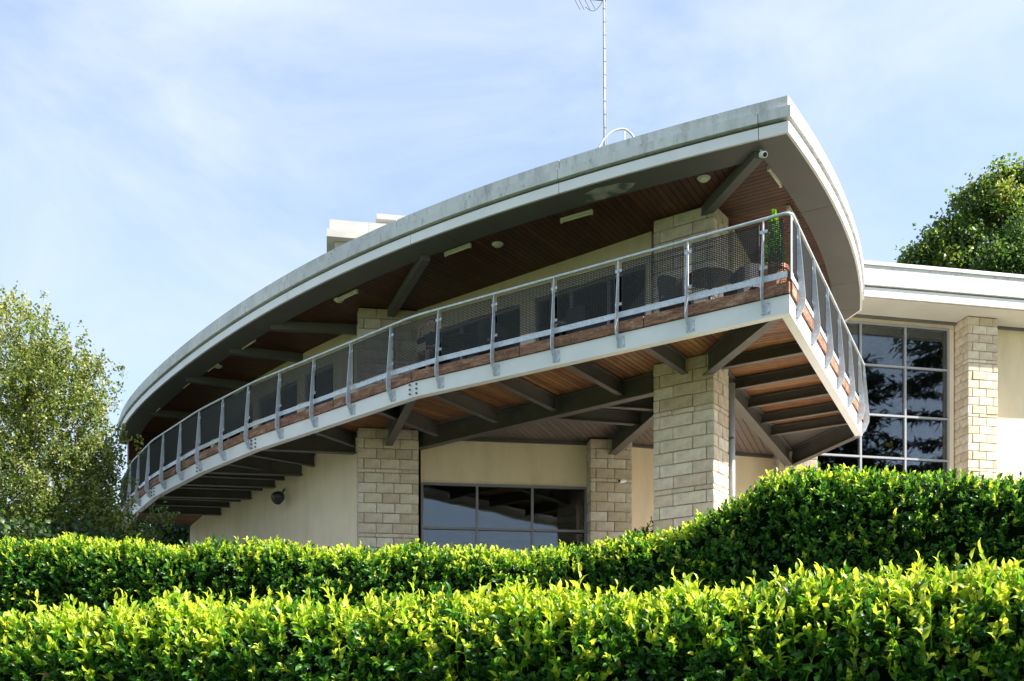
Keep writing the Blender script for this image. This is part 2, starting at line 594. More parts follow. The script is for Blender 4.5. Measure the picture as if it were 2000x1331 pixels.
def terrace():
    pts = [(-17, 24.4), (-9.2, 20.2), (-4, 19.6), (.8, 19.3), (3.2, 18.5), (6.5, 17.4), (14, 15.4), (16, 29.5), (7, 28.0), (2, 27.0), (-4, 26.5), (-9, 34), (-13, 40), (-18, 40)]
    o = MB().prism(pts, 4.05, 4.25).build('terrace', 'paving')
    tag(o, 'pale paved terrace at the foot of the building, behind the hedge', 'terrace', kind='structure')
terrace()

# ------------------------------------------------------------------ key plan lines (metres)
N0 = Vector((4.40, 17.04)); N1 = Vector((-1.93, 21.25)); N2 = Vector((-6.04, 25.20)); N3 = Vector((-7.97, 27.40))
N4 = Vector((-10.05, 30.15)); N5 = Vector((-11.40, 32.40)); N6 = Vector((-12.70, 35.0))
R1 = Vector((7.82, 24.0)); R2 = Vector((6.90, 26.9))
Z_BB, Z_BT, Z_DECK, Z_RAIL = 8.32, 8.62, 8.80, 9.90
Z_CEIL = 8.74
Z_SOF = 11.50
Z_FLOOR = 4.75
front = Path([N0, N1, N2, N3, N4, N5, N6])
right = Path([N0, R1])
edge = [N6, N5, N4, N3, N2, N1, N0, R1]          # outward = right of travel

bld = empty('pavilion', (0, 22, Z_FLOOR))
tag(bld, 'curved two-storey pavilion with wraparound balcony, timber soffits and stone pillars', 'building')

# roof outline
fr_pts = np.array([(4.48, 17.5), (2.63, 18.4), (1.80, 18.88), (.834, 19.45), (-2.05, 21.56), (-3.97, 23.18), (-6.34, 25.6), (-7.82, 27.4), (-10.3, 30.85), (-12.66, 34.8)])
wts = np.ones(len(fr_pts)); wts[0] = 30
cf = np.polyfit(fr_pts[:, 1] - 17.5, fr_pts[:, 0], 4, w=wts)
rt_pts = np.array([(4.48, 17.5), (5.32, 18.74), (5.93, 19.8), (6.51, 21.0), (7.58, 23.5), (7.81, 24.0), (8.03, 24.75)])
wts = np.ones(len(rt_pts)); wts[0] = 30
cr = np.polyfit(rt_pts[:, 1] - 17.5, rt_pts[:, 0], 2, w=wts)
RC = Vector((4.48, 17.5))
front_r = [Vector((float(np.polyval(cf, y - 17.5)), y)) for y in np.linspace(36.0, 17.7, 74)]
right_r = [Vector((float(np.polyval(cr, y - 17.5)), y)) for y in np.linspace(17.8, 24.75, 28)]
roofline = [Vector((-6.5, 40.0))] + front_r + [RC] + right_r + [Vector((7.2, 28.0))]
IC = 1 + len(front_r)                       # index of the corner
NR = len(roofline)

def off_roof(d):
    L = off_poly(roofline, d)
    if d < -.1:
        for rng_ in (range(IC - 1, 0, -1), range(IC + 1, NR - 1)):
            acc = 0
            for i in rng_:
                acc = (roofline[i] - RC).length
                if acc < -d * 1.2:
                    L[i] = L[IC].copy()
    return L
def roof_loft(i0, i1, prof):
    """prof: closed list of (offset,z)"""
    lines = [off_roof(d) for d, z in prof]
    secs = [[V3(lines[k][i], prof[k][1]) for k in range(len(prof))] for i in range(i0, i1 + 1)]
    return MB().loft(secs)

inner = off_poly(roofline, -0.09)
# roof slab
slab = [tuple(p) for p in inner] + [(3.2, 40.2)]
roof = MB().prism(slab, 11.63, 11.97).build('roof', 'recess', bld)
# panel joints along the fascia
def gap_loft(i0, i1, prof, name, mat, trim0=True):
    lines = [off_roof(d) for d, z in prof]
    g = 0.006
    secs = []
    for i in range(i0, i1 + 1):
        sec = []
        for k in range(len(prof)):
            p = lines[k][i].copy()
            if i == i0 and i0 > 0 and i0 != IC:
                p += (lines[k][i + 1] - p).normalized() * g
            if i == i1 and i1 < NR - 1 and i1 != IC:
                p += (lines[k][i - 1] - p).normalized() * g
            sec.append(V3(p, prof[k][1]))
        secs.append(sec)
    return MB().loft(secs).build(name, mat, roof)

def nearest_idx(x):
    return min(range(1, IC), key=lambda i: abs(roofline[i].x - x))
j_up = [0, 1, 14, nearest_idx(-8.2), nearest_idx(-5.5), nearest_idx(-2.3), nearest_idx(.83), IC, IC + 13, NR - 2, NR - 1]
j_mid = [0, 1, 12, nearest_idx(-8.6), nearest_idx(-5.9), nearest_idx(-2.6), nearest_idx(.80), nearest_idx(3.9), IC, IC + 10, NR - 2, NR - 1]
j_low = [0, 1, 16, nearest_idx(-7.6), nearest_idx(-5.0), nearest_idx(-1.9), nearest_idx(.85), nearest_idx(3.85), IC, IC + 9, IC + 20, NR - 2, NR - 1]
for a, b in zip(j_up, j_up[1:]):
    gap_loft(a, b, [(-.12, 11.842), (.015, 11.842), (.015, 12.03), (-.12, 12.03)], 'coping_panel', 'fascia')
for a, b in zip(j_mid, j_mid[1:]):
    gap_loft(a, b, [(-.10, 11.665), (.075, 11.665), (.075, 11.84), (-.10, 11.84)], 'fascia_panel', 'fascia')
for a, b in zip(j_low, j_low[1:]):
    gap_loft(a, b, [(-.018, 11.425), (.03, 11.425), (.03, 11.606), (-.018, 11.606)], 'fascia_strip', 'white_steel')
roof_loft(0, NR - 1, [(-.16, 11.606), (-.03, 11.606), (-.03, 11.666), (-.16, 11.666)]).build('shadow_gap', 'recess', roof)
jt = [0, 1, 20, nearest_idx(-6.3), nearest_idx(-1.2), IC, IC + 9, IC + 22, NR - 2, NR - 1]
for a, b in zip(jt, jt[1:]):
    gap_loft(a, b, [(-.60, 11.42), (-.02, 11.42), (-.02, 11.60), (-.60, 11.60)], 'soffit_trim', 'trim_grey')

def boards(path_pts, corner_at, z0, z1, d0, full, w, gap=0.013, halfang=0.88, lim=None):
    """boards running inward from a straight/curved edge; path starts at the corner; sgn chosen so inward is away from outside"""
    mb = MB()
    pth = Path(path_pts)
    s = 0.02
    while s + w < pth.L:
        q = []
        for ss in (s, s + w - gap):
            p, t = pth.at(ss)
            t = (pth.at(ss + .9)[0] - pth.at(ss - .9)[0]).normalized() if 1.2 < ss < pth.L - 1 else t
            inn = Vector((-t.y, t.x)) * corner_at
            dep = min(full, halfang * ss) if lim is None else min(full, halfang * ss, lim(ss))
            q.append((p + inn * d0, p + inn * max(dep, d0 + 0.01)))
        a0, a1 = q[0]; b0, b1 = q[1]
        lo = [V3(a0, z0), V3(b0, z0), V3(b1, z0), V3(a1, z0)]
        hi = [V3(a0, z1), V3(b0, z1), V3(b1, z1), V3(a1, z1)]
        mb.add(lo + hi, [(0, 1, 2, 3), (7, 6, 5, 4), (0, 4, 5, 1), (1, 5, 6, 2), (2, 6, 7, 3), (3, 7, 4, 0)])
        s += w
    return mb

# timber soffit boards under the roof (front run and right run, mitred at the corner)
fr_path = [RC] + list(reversed(front_r))
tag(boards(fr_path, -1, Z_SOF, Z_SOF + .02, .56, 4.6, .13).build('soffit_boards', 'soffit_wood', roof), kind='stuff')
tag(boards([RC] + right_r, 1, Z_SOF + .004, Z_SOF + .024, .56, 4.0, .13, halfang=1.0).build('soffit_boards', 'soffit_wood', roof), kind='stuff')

# old pale paint smear on the soffit trim
mb = MB()
pc, pt_ = Vector((1.62, 19.33)), Vector((.80, -.60)).normalized()
pn = Vector((-pt_.y, pt_.x))
shape = [(-.55, .05), (-.42, .16), (-.15, .25), (.1, .21), (.3, .27), (.52, .18), (.62, .10), (.5, .02), (.42, -.06), (.2, -.10), (-.05, -.16), (-.3, -.12), (-.5, -.05)]
vs = [V3(pc + pt_ * a + pn * (b + .02), 11.416) for a, b in shape]
mb.add(vs + [v + Vector((0, 0, .003)) for v in vs], [tuple(reversed(range(13))), tuple(range(13, 26))] + [(i, (i + 1) % 13, 13 + (i + 1) % 13, 13 + i) for i in range(13)])
m_, nt_, b_ = new_mat('paint_smear')
nt_.links.new(ramp(nt_, noise(nt_, 3.2, 4, coords(nt_, (1, 1, 1))), [(0.38, (0.12, 0.13, 0.13)), (0.52, (0.30, 0.32, 0.32)), (0.68, (0.46, 0.47, 0.46))]), b_.inputs['Base Color'])
b_.inputs['Roughness'].default_value = .7
M['paint_smear'] = m_
mb.build('paint_smear', 'paint_smear', roof)

# roof beams
rb = [((4.15, 18.05), (3.55, 20.3)), ((-1.75, 21.9), (-2.85, 25.0)), ((-5.75, 25.65), (-3.5, 25.9)), ((-7.15, 27.25), (-5.2, 27.9)),
      ((-8.9, 29.4), (-7.0, 30.2)), ((-10.9, 32.5), (-8.8, 33.2))]
for a, b in rb:
    MB().bar((a[0], a[1], 11.40), (b[0], b[1], 11.40), .17, .19).build('roof_beam', 'trim_grey', roof)

# ------------------------------------------------------------------ stone pillars
stone_cache = {}
def stone_mesh(a, b, h, var):
    key = (round(a, 2), round(b, 2), round(h, 3), var)
    if key in stone_cache:
        return stone_cache[key]
    r = random.Random(hash(key) & 0xffff)
    c = 0.012
    def j(): return r.uniform(-.004, .004)
    hx, hy, hz = a / 2, b / 2, h / 2
    vs = []; idx = {}
    for sx in (-1, 1):
        for sy in (-1, 1):
            for sz in (-1, 1):
                for k in range(3):
                    q = [sx * hx, sy * hy, sz * hz]
                    for m in range(3):
                        if m != k:
                            q[m] -= (sx, sy, sz)[m] * c
                    idx[(sx, sy, sz, k)] = len(vs)
                    vs.append((q[0] + j(), q[1] + j(), q[2] + j()))
    F = []
    S = (-1, 1)
    for k in range(3):
        o1, o2 = [m for m in range(3) if m != k]
        for s in S:
            quad = []
            for (p, q) in ((-1, -1), (1, -1), (1, 1), (-1, 1)):
                sg = [0, 0, 0]; sg[k] = s; sg[o1] = p; sg[o2] = q
                quad.append(idx[(*sg, k)])
            F.append(quad)
    for k in range(3):
        o1, o2 = [m for m in range(3) if m != k]
        for p in S:
            for q in S:
                e = []
                for s in S:
                    sg = [0, 0, 0]; sg[k] = s; sg[o1] = p; sg[o2] = q
                    e.append((idx[(*sg, o1)], idx[(*sg, o2)]))
                F.append([e[0][0], e[1][0], e[1][1], e[0][1]])
    for sx in S:
        for sy in S:
            for sz in S:
                F.append([idx[(sx, sy, sz, k)] for k in range(3)])
    import bmesh
    me = bpy.data.meshes.new('stone')
    me.from_pydata(vs, [], F)
    bm = bmesh.new(); bm.from_mesh(me); bmesh.ops.recalc_face_normals(bm, faces=bm.faces); bm.to_mesh(me); bm.free()
    me.materials.append(M['stone'])
    stone_cache[key] = me
    return me

def pillar(parent, corner, u, w, v, d, z0, z1, seed, band0=5, name='stone_pillar', cut=None):
    """corner = front-left plan point, u = unit front direction, v = unit depth direction; notches: f(uc,z)->skip"""
    rd = random.Random(seed)
    u = Vector(u).normalized(); v = Vector(v).normalized(); c = Vector(corner)
    ins = .034
    P = [c + u * ins + v * ins, c + u * (w - ins) + v * ins, c + u * (w - ins) + v * (d - ins), c + u * ins + v * (d - ins)]
    core = MB().prism(P, z0, z1).build(name, 'mortar', parent)
    ang = math.atan2(u.y, u.x)
    g = .0125
    H, HB = .2205, .0825
    z = z1 - g
    n = 0
    while z > z0 + .1:
        band = (n % 7 == band0)
        h = HB if band else H
        par = n % 2
        def put(uc, vc, a, b):
            if cut and cut(uc, z - h / 2):
                return
            rot = Matrix.Rotation(ang, 4, 'Z')
            jt = rd.uniform(-.009, .007)
            p = c + u * uc + v * (vc + jt)
            o = inst('stone', stone_mesh(a, b, h, rd.randint(0, 2)), Matrix.Translation((p.x, p.y, z - h / 2)) @ rot, core)
        ql, qr = ((.14, .44) if par else (.42, .16))
        sl, sr = ((.40, .20) if par else (.20, .42))
        if w < 1.0:
            ql, qr = ((.14, .36) if par else (.34, .16))
        if band:
            ql, qr, sl, sr = .4, .4, .3, .3
            if w < 1.0: ql, qr = .34, .34
        sl = min(sl, d); sr = min(sr, d)
        put(ql / 2, sl / 2, ql - g, sl - g)
        put(w - qr / 2, sr / 2, qr - g, sr - g)
        rest = w - ql - qr
        k = max(1, round(rest / .47))
        x = ql
        cuts = [ql + rest * i / k + (rd.uniform(-.04, .04) if 0 < i < k else 0) for i in range(k + 1)]
        for a, b in zip(cuts, cuts[1:]):
            put((a + b) / 2, .09, b - a - g, .18)
        for uu, s in ((.08, sl), (w - .08, sr)):
            if d - s > .08:
                put(uu, (s + d) / 2, .16, d - s - g)
        z -= h + g
        n += 1
    return core

uf = (N0 - N1).normalized()                       # left -> right along the first front bay
vf = Vector((-uf.y, uf.x))                        # inward
C1 = Vector((3.743, 19.9))
P1c = C1 - uf * 1.256
pillar(bld, P1c, uf, 1.256, vf, .70, 4.0, 8.73, 1, 4)
pillar(bld, P1c, uf, 1.256, vf, .70, 8.83, 11.49, 2, 3)
u2 = Vector((.99, .136)).normalized()
v2 = Vector((-.19, .98)).normalized()
P2c = Vector((-3.54, 24.75))
pillar(bld, P2c, u2, 1.40, v2, .80, 4.0, 8.73, 3, 4)
pillar(bld, P2c, u2, 1.40, v2, .80, 8.83, 11.49, 4, 5)
pillar(bld, (1.86, 25.55), u2, 1.03, Vector((-.136, .99)), .75, 4.0, 8.70, 5, 4)
ur = (R1 - N0).normalized(); vr = Vector((-ur.y, ur.x))
pillar(bld, (6.62, 26.7), Vector((.99, -.1)), .95, Vector((.1, .99)), .7, 4.0, 8.70, 6, 5)

# ------------------------------------------------------------------ balcony deck
deck_poly = [tuple(p) for p in off_poly(edge, -.03)] + [(6.95, 27.4), (2.9, 39.45), (-6.0, 39.55), (-11.2, 36.8)]
deck = MB().prism(deck_poly, Z_CEIL + .02, Z_DECK - .02).build('deck', 'dark_steel', bld)
fpts = [N0, N1, N2, N3, N4, N5, N6]
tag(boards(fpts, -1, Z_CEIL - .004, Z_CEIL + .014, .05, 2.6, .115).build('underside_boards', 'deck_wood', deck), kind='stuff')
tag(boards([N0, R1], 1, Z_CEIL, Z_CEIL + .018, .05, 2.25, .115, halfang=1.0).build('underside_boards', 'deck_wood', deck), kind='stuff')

# edge beams: channel section, white outside
def channel(p0, p1, m0, m1, name='edge_beam'):
    """p0->p1 outer bottom line with outward right of travel; m0/m1 mitre offset functions"""
    prof = [(0, Z_BB), (0, Z_BT), (-.15, Z_BT), (-.15, Z_BT - .018), (-.016, Z_BT - .018), (-.016, Z_BB + .02), (-.15, Z_BB + .02), (-.15, Z_BB)]
    secs = [[], []]
    for d, z in prof:
        line = off_poly(edge_ext, d)
        secs[0].append(V3(line[m0], z)); secs[1].append(V3(line[m1], z))
    return MB().loft(secs).build(name, 'white_steel', deck)
edge_ext = [N6, N5, N4, N3, N2, N1, N0, R1, R2]
for i in range(len(edge_ext) - 2):
    channel(None, None, i, i + 1)
MB().ibeam((R1.x - .09, R1.y + .12, Z_BB + .002), (R2.x, R2.y, Z_BB + .002), .435, .15).build('end_beam', 'dark_steel', deck)

# bolted splices on the front beams
for nn, t in ((N1, (N0 - N1).normalized()), (N2, (N1 - N2).normalized()), (N3, (N2 - N3).normalized()), (N4, (N3 - N4).normalized())):
    mb = MB()
    o = Vector((t.y, -t.x))
    for ds in (-.10, .06):
        for dz in (.06, .15, .24):
            c = nn + t * ds + o * .012
            if ds < 0:
                c += o * .01
            mb.box(V3(c, Z_BB + dz), V3(t, 0), V3(o, 0), (0, 0, 1), .016, .016, .016)
    tag(mb.build('splice_bolts', 'dark_steel', deck), kind='stuff')

# timber edge boards
def edge_boards(path, L, s0, sgn):
    s = s0
    while s < path.L - .3:
        e = min(s + L, path.L)
        if path.L - e < .5: e = path.L
        pts = path.sub(s + (.015 if s > 0.01 else .0), e - .008)
        if sgn < 0: pts = list(reversed(pts))
        a = off_poly(pts, .035); b = off_poly(pts, -.03)
        z0, z1 = Z_BT + .012, Z_BT + .195
        secs = [[V3(p, z0), V3(p, z1), V3(q, z1), V3(q, z0)] for p, q in zip(a, b)]
        MB().loft(secs).build('edge_board', 'old_timber', deck)
        s = e
edge_boards(front, 2.55, 0, -1)
edge_boards(right, 2.6, .02, 1)

# joists: front bays
def joist(p0, p1, z, depth, fw, name='joist'):
    MB().ibeam((p0[0], p0[1], z), (p1[0], p1[1], z), depth, fw).build(name, 'dark_steel', deck)
for s in (2.72, 4.32, 5.95, 7.45):
    p, t = front.at(s)
    inn = Vector((t.y, -t.x))
    if s < 2:
        joist(p + inn * .17, p + inn * 2.2, Z_BB + .10, .30, .12)
    else:
        joist(p + inn * .17, p + inn * 2.62, Z_BB + .10, .30, .12)
# main beams
joist((2.95, 20.95), (-2.2, 25.15), Z_BB, .40, .20, 'main_beam')
joist((3.35, 21.1), (2.25, 26.3), Z_BB + .002, .40, .20, 'main_beam')
joist((4.05, 20.75), (6.95, 26.85), Z_BB + .004, .40, .20, 'main_beam')
joist((.75, 23.1), (2.85, 23.6), Z_BB + .11, .29, .13)
joist((1.75, 22.25), (3.0, 22.5), Z_BB + .11, .29, .13)
# diagonal brackets to the pillars
joist((4.28, 17.28), (3.62, 20.1), Z_BB + .006, .40, .17, 'bracket_beam')
joist((-1.98, 21.45), (-2.88, 24.95), Z_BB + .006, .40, .17, 'bracket_beam')
# right bays
for s in (2.45, 3.75, 5.05, 6.3, 7.35):
    p, t = right.at(s)
    inn = Vector((-t.y, t.x))
    a0, a1 = Vector((4.05, 20.75)), Vector((6.95, 26.85))
    dirj = (inn + t * .10).normalized(); ab = a1 - a0
    den = dirj.x * ab.y - dirj.y * ab.x
    kk = ((a0.x - p.x) * ab.y - (a0.y - p.y) * ab.x) / den
    q = p + dirj * (kk - .03)
    joist(p + inn * .17, q, Z_BB + .19, .21, .11)
# left bays: a deep beam from each node to the wall, a joist between
wall_l = [Vector(p) for p in ((-3.6, 25.5), (-5.1, 27.3), (-7.2, 30.2), (-9.1, 33.1), (-10.7, 35.9))]
for a, b in ((N2, (-3.6, 25.6)), (N3, (-5.3, 27.75)), (N4, (-7.3, 30.5)), (N5, (-8.7, 32.7)), ((-8.95, 28.7), (-6.3, 29.1))):
    a = Vector(a); b = Vector(b)
    joist(a.lerp(b, .06), b, Z_BB + .01, .40, .17, 'bracket_beam')
for a, b in (((-3.0, 22.3), (-1.7, 24.4)), ((-4.6, 23.85), (-3.7, 25.3)), ((-6.6, 25.85), (-5.0, 27.15)), ((-7.4, 26.75), (-5.6, 28.05)), ((-8.5, 28.1), (-6.0, 28.6)), ((-9.5, 29.4), (-6.9, 29.8)), ((-10.4, 30.75), (-7.8, 31.2)), ((-10.9, 31.6), (-8.3, 32.0))):
    a = Vector(a); b = Vector(b)
    joist(a.lerp(b, .08), b, Z_BB + .10, .30, .12)

# grey boarded ceiling behind the main beams
mb = MB()
x = -2.4
gdir = Vector((.35, .94)); 
while x < 7.2:
    a = Vector((x - 1.6, 21.6)); 
    mb.add([V3(a, Z_CEIL - .006), V3(a + Vector((.135, 0)), Z_CEIL - .006), V3(a + Vector((.135, 0)) + gdir * 6.0, Z_CEIL - .006), V3(a + gdir * 6.0, Z_CEIL - .006),
            V3(a, Z_CEIL + .008), V3(a + Vector((.135, 0)), Z_CEIL + .008), V3(a + Vector((.135, 0)) + gdir * 6.0, Z_CEIL + .008), V3(a + gdir * 6.0, Z_CEIL + .008)],
           [(0, 3, 2, 1), (4, 5, 6, 7), (0, 1, 5, 4), (1, 2, 6, 5), (2, 3, 7, 6), (3, 0, 4, 7)])
    x += .15
# drop the part that would lie under the timber boards
keep = MB()
def behind(p):
    q = Vector((p[0], p[1]))
    f_in = (q - N0).dot(Vector((-(N0 - N1).normalized().y, (N0 - N1).normalized().x)))
    r_in = (q - N0).dot(Vector((-(R1 - N0).normalized().y, (R1 - N0).normalized().x)))
    return f_in, r_in
for k in range(0, len(mb.v), 8):
    vs = [Vector(p) for p in mb.v[k:k + 8]]
    # clip the front end to 2.62 m inside the front edge
    fi0, _ = behind(vs[0]); fi3, _ = behind(vs[3])
    if fi3 < 2.7: continue
    if fi0 < 2.63:
        for (a, b) in ((0, 3), (1, 2), (4, 7), (5, 6)):
            f0, _ = behind(vs[a]); f1, _ = behind(vs[b])
            t = max(0, (2.63 - f0) / (f1 - f0))
            vs[a] = vs[a].lerp(vs[b], t)
    r0 = min(behind(vs[0])[1], behind(vs[3])[1], behind(vs[2])[1])
    if r0 < 2.26: 
        ok = True
        for (a, b) in ((0, 3), (1, 2), (4, 7), (5, 6)):
            f0 = behind(vs[a])[1]; f1 = behind(vs[b])[1]
            if f0 < 2.28 and f1 < 2.28: ok = False; break
            if f1 < 2.28:
                vs[b] = vs[a].lerp(vs[b], (f0 - 2.28) / (f0 - f1))
            elif f0 < 2.28:
                vs[a] = vs[b].lerp(vs[a], (f1 - 2.28) / (f1 - f0))
        if not ok: continue
    keep.add(vs, [(0, 3, 2, 1), (4, 5, 6, 7), (0, 1, 5, 4), (1, 2, 6, 5), (2, 3, 7, 6), (3, 0, 4, 7)])
tag(keep.build('ceiling_boards', 'grey_boards', deck), kind='stuff')

# ------------------------------------------------------------------ walls
def wall_strip(pts, z0, z1, th=.25, name='wall', mat='cream_render', parent=None):
    """pts ordered so that outside is on the right of travel"""
    a = off_poly(pts, 0); b = off_poly(pts, -th)
    secs = [[V3(p, z0), V3(p, z1), V3(q, z1), V3(q, z0)] for p, q in zip(a, b)]
    return MB().loft(secs).build(name, mat, parent or bld)

def smooth_line(pts, n=5):
    out = []
    P = [2 * Vector(pts[0]) - Vector(pts[1])] + [Vector(p) for p in pts] + [2 * Vector(pts[-1]) - Vector(pts[-2])]
    for i in range(1, len(P) - 2):
        for k in range(n):
            t = k / n
            out.append(.5 * ((2 * P[i]) + (-P[i - 1] + P[i + 1]) * t + (2 * P[i - 1] - 5 * P[i] + 4 * P[i + 1] - P[i + 2]) * t * t + (-P[i - 1] + 3 * P[i] - 3 * P[i + 1] + P[i + 2]) * t ** 3))
    out.append(P[-2])
    return out
wl = smooth_line([(-10.9, 36.4), (-9.1, 33.1), (-7.2, 30.2), (-5.1, 27.3), (-3.62, 25.45)])
wall_strip(wl, 4.0, Z_CEIL - .01)
# right-hand lower walls (behind pillar one, towards the far pillar)
wall_strip([Vector((2.86, 26.2)), Vector((6.65, 27.3))], 4.0, Z_CEIL - .01)
# dark trim at the head of that wall
MB().bar((2.9, 26.16, Z_CEIL - .05), (6.6, 27.24, Z_CEIL - .05), .06, .07).build('wall_trim', 'dark_steel', bld)
MB().bar((-2.15, 25.42, Z_CEIL - .06), (1.85, 25.95, Z_CEIL - .06), .05, .09).build('wall_trim', 'dark_steel', bld)

def window(parent, p0, u, w, sill, head, mull, trans, fmat, fw=.05, depth=.09, name='window', glass='window_glass'):
    """p0 plan point left end, u along; mull: fractions in metres; trans heights"""
    u = Vector(u).normalized(); o = Vector((u.y, -u.x)); p0 = Vector(p0)
    fr = MB()
    def vb(s, wd, mb):
        c = p0 + u * s
        mb.box(V3(c, (sill + head) / 2), V3(u, 0), V3(o, 0), (0, 0, 1), wd / 2, depth / 2, (head - sill) / 2)
    def hb(z, wd, mb, a, b, dd=0):
        c = p0 + u * ((a + b) / 2)
        mb.box(V3(c, z), V3(u, 0), V3(o, 0), (0, 0, 1), (b - a) / 2, depth / 2 - dd, wd / 2)
    vb(fw / 2, fw, fr); vb(w - fw / 2, fw, fr)
    hb(sill + fw / 2, fw, fr, fw, w - fw); hb(head - fw / 2, fw, fr, fw, w - fw)
    f = fr.build(name, fmat, parent)
    for m in mull:
        mb = MB(); vb(m, fw, mb)
        mb.v = [(x, y, min(max(z, sill + fw), head - fw)) for x, y, z in mb.v]
        mb.build('mullion', fmat, f)
    xs = [fw] + list(mull) + [w - fw]
    zs = [sill + fw] + list(trans) + [head - fw]
    for i, (a, b) in enumerate(zip(xs, xs[1:])):
        a2 = a + (fw / 2 if i > 0 else 0); b2 = b - (fw / 2 if i < len(xs) - 2 else 0)
        for t in trans:
            mb = MB(); hb(t, fw, mb, a2, b2, .003); mb.build('transom', fmat, f)
        for j, (c, d) in enumerate(zip(zs, zs[1:])):
            c2 = c + (fw / 2 if j > 0 else 0); d2 = d - (fw / 2 if j < len(zs) - 2 else 0)
            q = p0 + u * ((a2 + b2) / 2) - o * .01
            mb = MB(); mb.box(V3(q, (c2 + d2) / 2), V3(u, 0), V3(o, 0), (0, 0, 1), (b2 - a2) / 2, .004, (d2 - c2) / 2)
            mb.build('pane', glass, f)
    return f

# lower window wall
wp0 = Vector((-2.16, 25.5)); wu = Vector((3.96, .5)).normalized(); ww = 4.0
window(bld, wp0, wu, ww, 4.9, 7.63, (1.335, 2.667), (6.56,), 'frame_grey', .055)
wall_strip([wp0 + Vector((0, -.0)), wp0 + wu * ww], 7.635, Z_CEIL - .012)
wall_strip([wp0, wp0 + wu * ww], 4.0, 4.895)

# upper wall with glazed openings
up_l = smooth_line([(-11.2, 36.4), (-9.3, 33.1), (-7.5, 30.3), (-5.44, 27.8), (-3.75, 26.0)])
up_m = [Vector((-2.25, 25.0)), Vector((2.73, 21.05))]
HEAD = 10.9
wall_strip(up_l, HEAD, Z_SOF - .004, name='lintel_wall')
wall_strip(up_m, HEAD, Z_SOF - .004, name='lintel_wall')
def glazed_run(pts, bays):
    p = Path(pts)
    s = 0
    for kind, L in bays:
        e = min(s + L, p.L)
        if e - s < .05: break
        if kind == 'w':
            wall_strip(p.sub(s, e), Z_DECK, HEAD - .002, name='pier_wall')
        else:
            a = p.at(s)[0]; b = p.at(e)[0]
            n = max(1, round((b - a).length / 1.0))
            Lw = (b - a).length
            t = (b - a).normalized()
            window(bld, a - Vector((t.y, -t.x)) * .1, t, Lw, Z_DECK, HEAD - .004, [Lw * i / n for i in range(1, n)], [], 'frame_grey', .06, name='glazed_door', glass='door_glass')
        s = e
glazed_run(up_m, [('w', .5), ('g', 2.6), ('w', .38), ('g', 2.75), ('w', .3)])
glazed_run(up_l, [('w', .5), ('g', 3.4), ('w', .3), ('g', 3.4), ('w', .35), ('g', 2.2), ('w', .4), ('g', 1.3), ('w', .6), ('w', 2)])
wall_strip([Vector((-12.55, 35.2)), Vector((-10.9, 36.6))], Z_DECK, Z_SOF - .004, .12, name='sky_blocker', mat='soffit_wood')  # added dark screen, blocks the bright sky past the balcony's left end
# upper right-hand wall
ur_l = [Vector((4.3, 20.9)), Vector((6.6, 26.0)), Vector((6.9, 29))]
wall_strip(ur_l, Z_DECK, Z_SOF - .004)

# interior: rear walls and ground floor so the rooms are closed and dark
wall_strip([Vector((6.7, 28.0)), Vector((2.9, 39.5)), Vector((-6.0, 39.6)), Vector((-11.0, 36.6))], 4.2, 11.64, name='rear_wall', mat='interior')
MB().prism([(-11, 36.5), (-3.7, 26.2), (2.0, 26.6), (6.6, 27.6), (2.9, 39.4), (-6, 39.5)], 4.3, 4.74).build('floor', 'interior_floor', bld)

# drainpipe beside pillar one
dp = MB()
dp.tube([(4.21, 20.57, 4.1), (4.21, 20.57, 8.36)], .058, 14)
d_o = dp.build('drainpipe', 'pipe_grey', bld, smooth=True)
for zz in (5.6, 7.3):
    MB().box((4.16, 20.55, zz), V3(uf, 0), V3(vf, 0), (0, 0, 1), .085, .03, .02).build('pipe_clip', 'dark_steel', d_o)

# ------------------------------------------------------------------ railing
def rail_path():
    pts = [p for p in reversed(edge[:7])]
    f = Path([N0, N1, N2, N3, N4, N5, N6])
    out = []
    L = [q for q in off_poly(edge, .03)]
    # rounded corner at N0
    c = L[6]
    ta = (L[5] - c).normalized(); tb = (L[7] - c).normalized()
    r = .16
    arc = []
    for k in range(9):
        t = k / 8
        arc.append((c + ta * r) * (1 - t) ** 2 + c * 2 * t * (1 - t) + (c + tb * r) * t * t)
    def soften(a, b, c2):
        t1 = (a - b).normalized(); t2 = (c2 - b).normalized()
        return [b + t1 * .25, b + t1 * .07 + t2 * .07, b + t2 * .25]
    res = [L[0]]
    for i in range(1, 6):
        res += soften(L[i - 1], L[i], L[i + 1])
    res += arc + [L[7]]
    return res
hr = MB().tube([V3(p, Z_RAIL) for p in rail_path()], .026, 10)
ep = off_poly(edge, .03)[7]
rail = hr.build('handrail', 'galvanised', bld, smooth=True)

